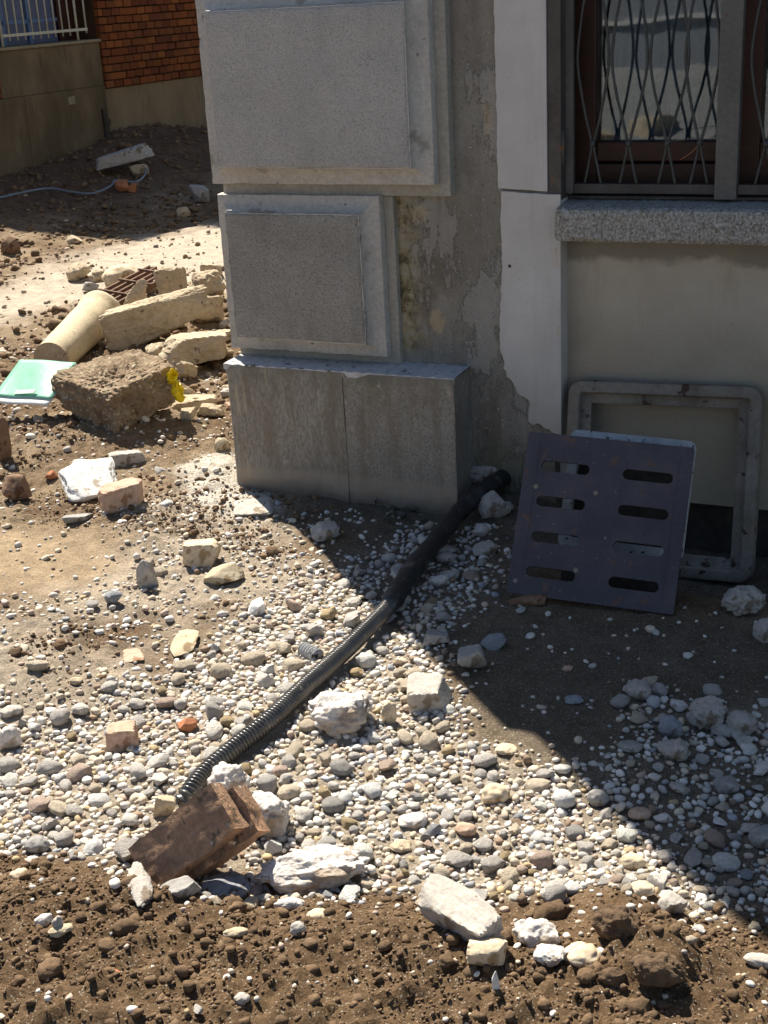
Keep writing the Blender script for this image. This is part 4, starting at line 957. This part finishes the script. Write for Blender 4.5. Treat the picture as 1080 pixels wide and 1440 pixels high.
tag(tube('cable', spline(cab, 8), .0095, M['cable'], None, 8), 'blue-grey cable snaking over the far soil heap to the slab', 'cable')
g = hit(246, 545, .13); ye = empty('yellow_scrap', g, label='crumpled bright yellow plastic scrap between the stones', cat='plastic scrap')
for k in range(7):
    rg = np.random.default_rng(k+3); n = 7; u, v = np.meshgrid(np.linspace(-1, 1, n), np.linspace(-1, 1, n)); u, v = u.ravel(), v.ravel()
    V = np.stack([u*.020+.004*np.sin(v*4+k), .008*np.sin(u*3+k)+.005*v, v*.026*(1-.35*np.abs(u))], 1)
    V = V@np.array(Euler(rg.uniform(-.9, .9, 3)).to_matrix()).T+np.array([.004*k-.01, 0, .045-.0135*k+.02*(k % 2)])
    J = (np.arange(n-1)[:, None]*n+np.arange(n-1)[None, :]).ravel(); o = mesh('fold', V, np.stack([J, J+1, J+n+1, J+n], 1), M['yellow'], ye, smooth=True)
    sm = o.modifiers.new('s', 'SOLIDIFY'); sm.thickness = .0015
lv = [(536, 706, 22), (552, 714, 30), (566, 724, 26), (580, 716, 20), (592, 728, 18), (548, 728, 22), (560, 700, 16)]
for k, (a, b, s) in enumerate(lv):
    g = hit(a, b, .012); L_ = s*3.6/FPX; n = 9; V = []
    for i in range(n):
        t = i/(n-1); wd = L_*.32*math.sin(math.pi*min(1, t*.97+.03))**.8
        for j in (-1, 0, 1): V.append(((t-.5)*L_, j*wd, .012*abs(j)*math.sin(t*3)+.012*math.sin(t*5+k)))
    F = [(i*3+j, i*3+j+1, i*3+j+4, i*3+j+3) for i in range(n-1) for j in (0, 1)]
    o = mesh('dry_leaf', V, F, M['leaf'], smooth=True); o.location = g; o.rotation_euler = (random.uniform(-.6, .6), random.uniform(-.5, .5), k*1.3); sm = o.modifiers.new('s', 'SOLIDIFY'); sm.thickness = .0008
    tag(o, 'shrivelled grey-green dry leaf in the litter at the plinth foot', 'leaf', 'dry leaves at the plinth foot')

# ------------------------------------------------------------------ pebbles
PAL = [('cream', (.58, .50, .39), .27), ('pale grey', (.54, .51, .475), .27), ('whitish', (.74, .70, .645), .26), ('grey', (.40, .385, .365), .06), ('rosy', (.50, .39, .32), .08), ('ochre', (.44, .34, .20), .035), ('brown', (.28, .20, .14), .025), ('blue-grey', (.35, .365, .39), .03)]
PW = np.array([p[2] for p in PAL]); PW /= PW.sum(); PC = np.array([p[1] for p in PAL])
VIS = poly([(-140, 1560), (1220, 1560), (1220, 700), (620, 640), (310, 640), (310, 300), (-140, 300)])
xs0, ys0 = -4.2, 1.2
def throw(n, rmin, rmax, pw, dens, fac, region=(-4.6, .45, 1.3, 5.4)):
    x = RNG.uniform(region[0], region[1], n); y = RNG.uniform(region[2], region[3], n)
    r = rmin*(rmax/rmin)**(RNG.random(n)**pw); d = dens(x, y); k = (RNG.random(n) < d)
    k &= ~((y > 3.70) & (x > -2.28) & (y < 9)); k &= ~((y > 3.28) & (x > -1.12) & (x < -.35)); return x[k], y[k], r[k]
cell = {}; CS = .05
def ok(x, y, r, fac):
    i, j = int(x//CS), int(y//CS)
    for a in (-1, 0, 1):
        for b in (-1, 0, 1):
            for (u, v, q) in cell.get((i+a, j+b), ()):
                if (u-x)**2+(v-y)**2 < ((q+r)*fac)**2: return False
    return True
def put(x, y, r): cell.setdefault((int(x//CS), int(y//CS)), []).append((x, y, r))
for x, y, r in occ:
    k = max(1, int(r/.02)); 
    for a in range(-k, k+1):
        for b in range(-k, k+1):
            if a*a+b*b <= k*k: put(x+a*.02, y+b*.02, .010)
def wob(x, y, s): return .15*fbm(p3(x, y, 5), 3, s)
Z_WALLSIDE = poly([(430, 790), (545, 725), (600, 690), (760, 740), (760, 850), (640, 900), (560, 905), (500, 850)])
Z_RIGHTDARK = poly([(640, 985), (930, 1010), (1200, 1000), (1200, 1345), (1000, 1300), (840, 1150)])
def d_gravel(x, y): return ss(-.04, .07, sdist(Z_GRAVEL, x, y)+wob(x, y, 88))*(1-.55*ss(-.03, .05, sdist(Z_WALLSIDE, x, y)))*(1-.35*ss(-.03, .05, sdist(Z_RIGHTDARK, x, y)))
def d_big(x, y):
    q = (x-F0[0])*fn[0]+(y-F0[1])*fn[1]
    return np.clip(.9*d_gravel(x, y)+.03*(q < 0)+.008+.035*ss(-.05, .05, sdist(Z_GRIT, x, y)), 0, 1)
def d_mid(x, y):
    q = (x-F0[0])*fn[0]+(y-F0[1])*fn[1]
    return (1-.8*ss(.02, .1, q))*np.clip(d_gravel(x, y)+.09*ss(-.1, .1, sdist(Z_GRIT, x, y)+wob(x, y, 3))*(.3+1.4*ss(.4, .6, fbm(p3(x, y, 4), 3, 77)*.5+.5))*(1-d_gravel(x, y))+.032, 0, 1)*(1-.6*ss(-.02, .1, sdist(Z_TRODDEN, x, y)))*(1-.8*ss(-.02, .1, sdist(Z_SHADE, x, y)))
def d_small(x, y): return np.clip(d_mid(x, y)*1.0+.03, 0, 1)
PB = []
for (n, a, b, pw, df, fac) in ((8500, .0118, .0275, 1.9, d_big, .84), (70000, .0072, .0118, 1.0, d_mid, .76), (120000, .0038, .0070, .8, d_small, .70)):
    x, y, r = throw(n, a, b, pw, df, fac); o_ = np.argsort(-r)
    for i in o_:
        if ok(x[i], y[i], r[i], fac): put(x[i], y[i], r[i]); PB.append((x[i], y[i], r[i]))
PB = np.array(PB)
PBz = height(PB[:, 0], PB[:, 1]); v = np.stack([PB[:, 0], PB[:, 1], PBz], 1)-CAM; dep = v@cf
pxx = 540+FPX*(v@cr)/dep; pyy = 720-FPX*(v@cu)/dep; onscr = (pxx > -60) & (pxx < 1140) & (pyy > 250) & (pyy < 1500)
PB, PBz, dep, pxx, pyy = PB[onscr], PBz[onscr], dep[onscr], pxx[onscr], pyy[onscr]
big = PB[:, 2]/dep; inview = (pxx > 4) & (pxx < 1076) & (pyy < 1436)
order = np.argsort(-big*inview); top, restp = order[:300], order[300:]
restp = restp[np.argsort(-PB[restp, 2])][:30000]
print('PEBBLES', len(PB), 'rest', len(restp), 'smallest kept', PB[restp[-1], 2])
shapes = [(k, 3, s) for s, k in enumerate(['pebble']*9+['angular']*6+['crumbly']*3)]
PM = []
for k, sub, s in shapes:
    V, F = rock_v(k, sub, 500+s); o = mesh('pebble', V, F, M['pebble_obj'], smooth=True); PM.append(o.data); bpy.data.objects.remove(o)
    if k == 'angular': PM[-1].set_sharp_from_angle(angle=R(40))
shade_line = (poly([(340, 690)])[0], poly([(1010, 1295)])[0]); sl_d = shade_line[1]-shade_line[0]
for i in top:
    x, y, r = PB[i]; ci = RNG.choice(len(PAL), p=PW); a = RNG.uniform(.75, 1.25); bq = RNG.uniform(.8, 1.1); fl = RNG.uniform(.55, .85); s = RNG.integers(len(PM))
    o = bpy.data.objects.new('pebble', PM[s]); link(o); o.scale = (r*a*1.1, r*bq, r*fl); o.location = (x, y, PBz[i]+r*fl*RNG.uniform(.35, .75)); o.rotation_euler = (RNG.uniform(-.35, .35), RNG.uniform(-.35, .35), RNG.uniform(0, 6.28))
    v = RNG.uniform(1.0, 1.35); c = np.minimum(PC[ci]*v, .85); o.color = (c[0], c[1], c[2], 1)
    side = (x-shade_line[0][0])*sl_d[1]-(y-shade_line[0][1])*sl_d[0]
    inshade = side < 0
    q = (x-F0[0])*fn[0]+(y-F0[1])*fn[1]
    if q > .03: wh = 'lying on the brown soil bank in front'
    elif inshade: wh = 'in the shaded gravel in front of the wall'
    else:
        rightpipe = pxx[i] > 250+(pyy[i]-1130)*(-295/280.) if 850 < pyy[i] < 1130 else pxx[i] > 385
        if pyy[i] < 840: wh = 'on the sunlit grit left of the plinth'
        elif rightpipe: wh = 'in the sunlit gravel between pipe and shadow'
        else: wh = 'in the sunlit gravel left of the ridged pipe'
    kind = 'rounded' if s < 9 else 'broken'
    hx = min(HERO, key=lambda h: (h[0]-x)**2+(h[1]-y)**2); hd = math.hypot(hx[0]-x, hx[1]-y)
    if hd < .32 and 'mirrored' not in hx[2]:
        vr = (x-hx[0])*r0[0]+(y-hx[1])*r0[1]; vf = -(x-hx[0])*r0[1]+(y-hx[1])*r0[0]
        rel = ('right of' if vr > 0 else 'left of') if abs(vr) > abs(vf) else ('behind' if vf > 0 else 'in front of')
        wh = ('close ' if hd < .14 else '')+rel+' the '+hx[2]
        wh = ' '.join(wh.split()[:12])
    tag(o, f'{kind} {PAL[ci][0]} pebble {wh}', 'pebble', 'loose pebbles of the gravel bed')
def scatter(name, idx_xyr, z, base, kinds, sub, m, cols, sq=(.55, .85), sink=(.3, .7), label=None, seed=1, flat=False):
    rg = np.random.default_rng(seed); N = len(idx_xyr); T = [rock_v(k, sub, 700+s) for s, k in enumerate(kinds)]
    if flat and 'crumbly' in kinds: T = [(v_*(1+.22*fbm(v_*4.5+s_, 2, s_)+.12*fbm(v_*11+s_, 2, s_+3))[:, None], f_) for s_, (v_, f_) in enumerate(T)]
    nv, nf = len(T[0][0]), len(T[0][1])
    TV = np.stack([t[0] for t in T]); which = rg.integers(len(T), size=N)
    sc = np.stack([rg.uniform(.85, 1.35, N), rg.uniform(.75, 1.1, N), rg.uniform(*sq, N)], 1)*idx_xyr[:, 2:3]
    V = TV[which]*sc[:, None, :]
    a, b = rg.uniform(0, 6.283, N), rg.uniform(-.5, .5, N); ca, sa, cb, sb = np.cos(a), np.sin(a), np.cos(b), np.sin(b)
    X1 = V[..., 0]*cb[:, None]+V[..., 2]*sb[:, None]; Z1 = -V[..., 0]*sb[:, None]+V[..., 2]*cb[:, None]; Y1 = V[..., 1]
    V = np.stack([X1*ca[:, None]-Y1*sa[:, None]+idx_xyr[:, 0:1], X1*sa[:, None]+Y1*ca[:, None]+idx_xyr[:, 1:2], Z1+(z+sc[:, 2]*rg.uniform(*sink, N))[:, None]], -1).reshape(-1, 3)
    F = (T[0][1][None]+(np.arange(N)*nv)[:, None, None]).reshape(-1, 3)
    o = mesh(name, V.astype(np.float32), F, m, smooth=not flat, attr=np.repeat(cols, nv, axis=0)); o['kind'] = 'stuff'
    return o
ci = RNG.choice(len(PAL), p=PW, size=len(restp)); cols = PC[ci]*RNG.uniform(.8, 1.15, (len(restp), 1))
A = PB[restp]; bigm = A[:, 2] > .0066
bz = PBz[restp]; chip_ = RNG.random(len(A)) < .5
tag(scatter('gravel', A[bigm & ~chip_], bz[bigm & ~chip_], 0, ['pebble']*10, 2, M['gravel'], cols[bigm & ~chip_], sink=(.1, .6)), 'bed of pale rounded river gravel covering the ground in front', 'gravel')
tag(scatter('gravel_chips', A[bigm & chip_], bz[bigm & chip_], 0, ['angular']*14, 2, M['gravel'], cols[bigm & chip_]*1.04, sq=(.45, .9), sink=(.1, .65), seed=4, flat=True), 'broken pale stone chips mixed into the rounded gravel', 'gravel')
tag(scatter('fine_gravel', A[~bigm], PBz[restp][~bigm], 0, ['pebble']*4+['angular']*8, 1, M['gravel'], cols[~bigm], seed=2), 'fine pale grit between the pebbles and on the soil', 'grit')
# grit farther off and soil crumbs
def region_pts(n, x0, x1, y0, y1, rmin, rmax, dens, pw=1.6):
    x = RNG.uniform(x0, x1, n); y = RNG.uniform(y0, y1, n); r = rmin*(rmax/rmin)**(RNG.random(n)**pw); k = RNG.random(n) < dens(x, y); k &= ~((y > 3.76) & (x > -2.3))
    x, y, r = x[k], y[k], r[k]; z = height(x, y); v = np.stack([x, y, z], 1)-CAM; d = v@cf; px = 540+FPX*(v@cr)/d; py = 720-FPX*(v@cu)/d
    s = (px > -40) & (px < 1120) & (py > 150) & (py < 1490); return np.stack([x, y, r], 1)[s], z[s]
def d_far(x, y): return (1-.85*ss(8.3, 9.3, y))*(.12+.25*ss(.45, .6, fbm(p3(x, y, 2), 3, 99)*.5+.5))
A, z = region_pts(14000, -8, -2.2, 4.6, 10.5, .006, .022, d_far, 2.4)
cols = PC[RNG.choice(len(PAL), p=PW, size=len(A))]*RNG.uniform(.35, .8, (len(A), 1))*np.array([1, .88, .72])
tag(scatter('scattered_stones', A, z, 0, ['pebble']*4+['angular']*6, 1, M['gravel'], cols, seed=5), 'small stones strewn over the far soil and path', 'small stones')
def d_clod(x, y):
    q = (x-F0[0])*fn[0]+(y-F0[1])*fn[1]; c = ss(.42, .58, fbm(p3(x, y, 3.5), 3, 111)*.5+.5)
    m = np.clip(ss(-.11, .0, q+wob(x, y, 5)*.7)*(.35+.65*c)+.75*c*ss(-1.5, -2.1, x)*ss(2.2, 2.6, y), 0, 1)
    return m*(1-.9*ss(-.05, .1, sdist(Z_TRODDEN, x, y)))*(1-ss(-.05, .1, sdist(Z_PATH, x, y)))*(1-.8*d_gravel(x, y)*(q < 0))
A, z = region_pts(52000, -4.2, .3, 1.3, 4.8, .0028, .0125, d_clod, 2.6)
A3, z3 = region_pts(60000, -3.2, .3, 1.3, 3.6, .0018, .0042, d_clod, 1.2)
c3 = np.array([.18, .120, .072])*RNG.uniform(.7, 1.3, (len(A3), 1))
tag(scatter('soil_grains', A3, z3, 0, ['crumbly']*4+['angular']*4, 1, M['clod'], c3, (.6, .95), (.0, .6), seed=18, flat=True), 'fine crumbled brown soil grains on the bank', 'soil')
A2, z2 = region_pts(11000, -8.2, -2.6, 4.6, 12.5, .008, .036, lambda x, y: (1-ss(-.15, .1, sdist(Z_PATH, x, y)))*.75, 2.4)
A = np.concatenate([A, A2]); z = np.concatenate([z, z2])
cc = np.array([.155, .102, .060])*RNG.uniform(.75, 1.25, (len(A), 1)); cc[A[:, 1] > 3] *= np.array([1.2, 1.2, 1.2])
tag(scatter('soil_crumbs', A, z, 0, ['crumbly']*5+['angular']*5, 2, M['clod'], cc, (.6, .95), (-.1, .5), seed=8, flat=True), 'loose brown crumbs and clods of dug soil', 'soil')
A4, z4 = region_pts(1500, -4.4, .3, 1.3, 5.0, .009, .027, d_clod, 2.2); c4 = np.array([.15, .098, .058])*RNG.uniform(.75, 1.25, (len(A4), 1))
tag(scatter('soil_clods', A4, z4, 0, ['crumbly']*9, 3, M['clod'], c4, (.6, .95), (-.2, .4), seed=28, flat=True), 'larger crumbly clods of dug brown soil', 'soil')
print('CLODS', len(A))

print('TRIS', sum(len(o.data.loop_triangles) if o.data.loop_triangles else sum(len(p.vertices)-2 for p in o.data.polygons) for o in SC.objects if o.type == 'MESH' and o.get('kind')), len(A3))
